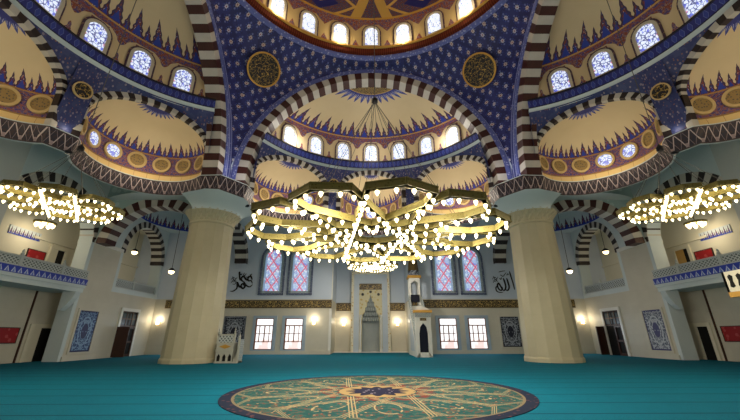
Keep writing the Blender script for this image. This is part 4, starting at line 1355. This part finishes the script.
# ------------------------------------------------------------------ chandeliers
CAM = Vector((-.27, -11.17, 1.5))
def chandelier(loc, R, nst, off, rot, barh, barw, bspace, bsz, lab, group, hubz, ncab, cabr, top, jl=.93, maxb=100):
    t = thing('chandelier', lab, 'chandelier', loc, 0, group)
    rs = R*jl
    bulbs = []
    hl = math.sqrt(rs*rs-off*off)
    def bar(a, b):
        q = MB(); a = Vector(a); b = Vector(b); d = (b-a).normalized(); nrm = Vector((-d.y, d.x)); L = (b-a).length
        def TB(p): v = a+d*p[0]+nrm*p[1]; return (v.x, v.y, p[2])
        q.box((-barw*.5, -barw/2, 0), (L+barw*.5, barw/2, barh), 0, TB)
        q.box((-barw*.5, -barw/2-.015, barh*.82), (L+barw*.5, barw/2+.015, barh), 0, TB)
        q.box((-barw*.5, -barw/2-.015, 0), (L+barw*.5, barw/2+.015, barh*.16), 0, TB)
        n = max(2, int(round(L/bspace)))
        for i in range(n):
            p = a+d*(L*(i+.5)/n)
            bulbs.append((p.x, p.y)); q.lathe([(bsz*.55, .01), (bsz*.75, -bsz*.5)], 6, (p.x, p.y, 0))
        q.obj('bar', M['gold'], t)
    for k in range(nst):
        an = rot+pi*k/nst; u = Vector((cos(an), sin(an))); v = Vector((-u.y, u.x))
        for sg in (-1, 1):
            bar(v*off*sg-u*hl, v*off*sg+u*hl)
            tip = u*R*sg
            bar(u*hl*sg+v*off, tip); bar(u*hl*sg-v*off, tip)
    base = Vector(loc)
    bulbs.sort(key=lambda p: (base+Vector((p[0], p[1], 0))-CAM).length)
    me = None
    prof = [(bsz*.60, -bsz*.45), (bsz*.95, -bsz*.9), (bsz*.75, -bsz*1.7), (bsz*.12, -bsz*2.7)]
    for p in bulbs[:maxb]:
        if me is None:
            q = MB(); q.lathe(prof, 8); o = q.obj('bulb', M['bulb'], t, True); me = o.data
        else:
            o = bpy.data.objects.new('bulb', me); COL.objects.link(o); o.parent = t
        o.location = (p[0], p[1], 0)
    if len(bulbs) > maxb:
        q = MB()
        for p in bulbs[maxb:]: q.lathe(prof, 8, (p[0], p[1], 0))
        o = q.obj('bulb', M['bulb'], t, True); o['kind'] = 'stuff'
    q = MB(); q.lathe([(.02, hubz-.12), (.12, hubz-.06), (.12, hubz+.08), (.03, hubz+.2)], 12); q.obj('hub', M['iron'], t)
    for k in range(ncab):
        a = 2*pi*(k+.5)/ncab+rot
        q = MB(); q.tube((cabr*cos(a), cabr*sin(a), barh), (0, 0, hubz), .009, 5); q.obj('suspension_cable', M['wire'], t)
    q = MB(); q.tube((0, 0, hubz), (top[0]-loc[0], top[1]-loc[1], top[2]-loc[2]), .016, 6); q.obj('main_cable', M['wire'], t)
    return t
chandelier((0, 0, 4.68), 4.24, 6, .82, R_(98), .20, .10, .42, .060, 'huge gilded star-shaped chandelier hanging over the round carpet medallion', 'star chandeliers', 5.6, 12, 2.9, (0, 0, z0+2.6+7.1))
chandelier((-11.4, .4, 5.98), 1.85, 4, .43, R_(127), .16, .07, .25, .050, 'star-shaped chandelier with dense bulbs at the left edge below the golden semi-domes', 'star chandeliers', 2.35, 8, 1.5, (-10.6, 0, 21.05))
chandelier((11.15, .4, 6.0), 1.85, 4, .43, R_(53), .16, .07, .25, .050, 'star-shaped chandelier with dense bulbs at the right edge below the golden semi-domes', 'star chandeliers', 2.35, 8, 1.5, (10.6, 0, 21.05))
chandelier((0.1, 16.6, 6.9), 2.05, 4, .48, R_(80), .16, .08, .28, .055, 'smaller star-shaped chandelier hanging in front of the prayer niche', 'star chandeliers', 2.4, 8, 1.5, (0, 12.3, 21.0))

# ------------------------------------------------------------------ pieces of parts hang under their part
def base(n): return n.split('.')[0]
for top, par, kids in (('pulpit_staircase', 'gate', ('doorway_curtain', 'door_arch', 'gate_cornice', 'gate_frieze', 'gate_inscription', 'gate_crest')),
        ('pulpit_staircase', 'canopy_cornice', ('roof_drum', 'conical_roof')), ('preachers_chair', 'arcade', ('arcade_backing',)), ('preachers_chair', 'body', ('gilt_relief',)),
        ('prayer_niche', 'niche_shell', ('stalactite_hood',)), ('prayer_niche', 'spandrel', ('boss',)), ('muezzin_platform', 'deck', ('downlight',)), ('muezzin_platform', 'parapet', ('cut_out',)),
        ('wall_calligraphy', 'lettering', ('vowel_mark', 'small_lettering'))):
    for o in list(COL.objects):
        if o.parent is None and base(o.name) == top:
            p_ = [c for c in o.children if base(c.name) == par][0]
            for c in list(o.children):
                if base(c.name) in kids: c.parent = p_

# ------------------------------------------------------------------ light
def light(kind, loc, power, col=(1, .86, .66), size=.2, rot=None):
    l = bpy.data.lights.new('lamp_and_fill_light', kind); l.energy = power; l.color = col
    if kind == 'POINT': l.shadow_soft_size = size
    if kind == 'AREA': l.size = size
    if kind == 'SPOT': l.spot_size = R_(110); l.spot_blend = .8; l.shadow_soft_size = size
    o = bpy.data.objects.new('lamp_and_fill_light', l); COL.objects.link(o); o.location = loc
    if rot: o.rotation_euler = rot
    return o
K = 1.0
for k in range(8):
    a = 2*pi*(k+.5)/8; light('POINT', (2.9*cos(a), 2.9*sin(a), 4.45), 320*K, (1, .92, .78), .35)
for x in (-11.4, 11.15): 
    for dy in (-1, 1): light('POINT', (x, .1+dy, 5.2), 260*K, (1, .86, .64), .35)
light('POINT', (.1, 16.6, 6.5), 800*K, (1, .92, .80), .4)
for k in range(12):
    a = 2*pi*(k+.5)/12; light('POINT', (9.1*cos(a), 9.1*sin(a), HR+.95), 60*K, (1, .80, .50), .15)
for p in LAMPS: light('POINT', p, 34*K, (1, .86, .64), .12)
for (p, tg, nm) in SPOTS:
    light('POINT', p, (5 if tg == 'p' else 170 if nm == 'front' else 105)*K, (1, .84, .60) if nm != 'front' else (1, .88, .72), .12 if tg == 'p' else .25)
# uplights standing on the cornice at the foot of each pendentive
for sx, sy in ((-1, 1), (1, 1), (-1, -1), (1, -1)):
    light('POINT', (sx*9.0, sy*9.7, ZC1+.9), 40*K, (.95, .9, .9), .35)
for x in (-6.0, 0.0, 6.0):
    light('POINT', (x, 14.6-abs(x)*.22, 17.0), 85*K, (1, .92, .82), .25)  # added fill that brightens the front half dome, no real fixture here
for x in (-9.95, -7.2, 7.2, 9.95, -17.6, 17.6):
    light('AREA', (x, YQ-.12, 1.85), 55*K, (.72, .86, 1), 1.7, (R_(-68), 0, 0))
# daylight from the drum windows of the half domes and the main dome comes from their glowing panes
w = bpy.data.worlds.new('World'); SC.world = w; w.use_nodes = True
w.node_tree.nodes['Background'].inputs[0].default_value = (.8, .88, 1, 1); w.node_tree.nodes['Background'].inputs[1].default_value = .5

# ------------------------------------------------------------------ camera
cam = bpy.data.cameras.new('camera'); co = bpy.data.objects.new('camera', cam); COL.objects.link(co)
cam.sensor_width = 36; cam.lens = 340*36/740.0; cam.clip_end = 200; cam.clip_start = .05
co.location = CAM
p, yw, ro = R_(20.44), R_(.35), R_(-.13)
co.rotation_mode = 'QUATERNION'
mz = Matrix.Rotation(-yw, 3, 'Z') @ Matrix.Rotation(pi/2+p, 3, 'X') @ Matrix.Rotation(ro, 3, 'Z')
co.rotation_quaternion = mz.to_quaternion()
SC.camera = co
SC.view_settings.view_transform = 'Standard'; SC.view_settings.look = 'None'; SC.view_settings.gamma = 1.0
SC.view_settings.use_curve_mapping = False
SC.view_settings.exposure = 0.0
SC.cycles.max_bounces = 6; SC.cycles.diffuse_bounces = 4; SC.cycles.glossy_bounces = 2
SC.cycles.sample_clamp_indirect = 6.0
SC.cycles.use_denoising = True
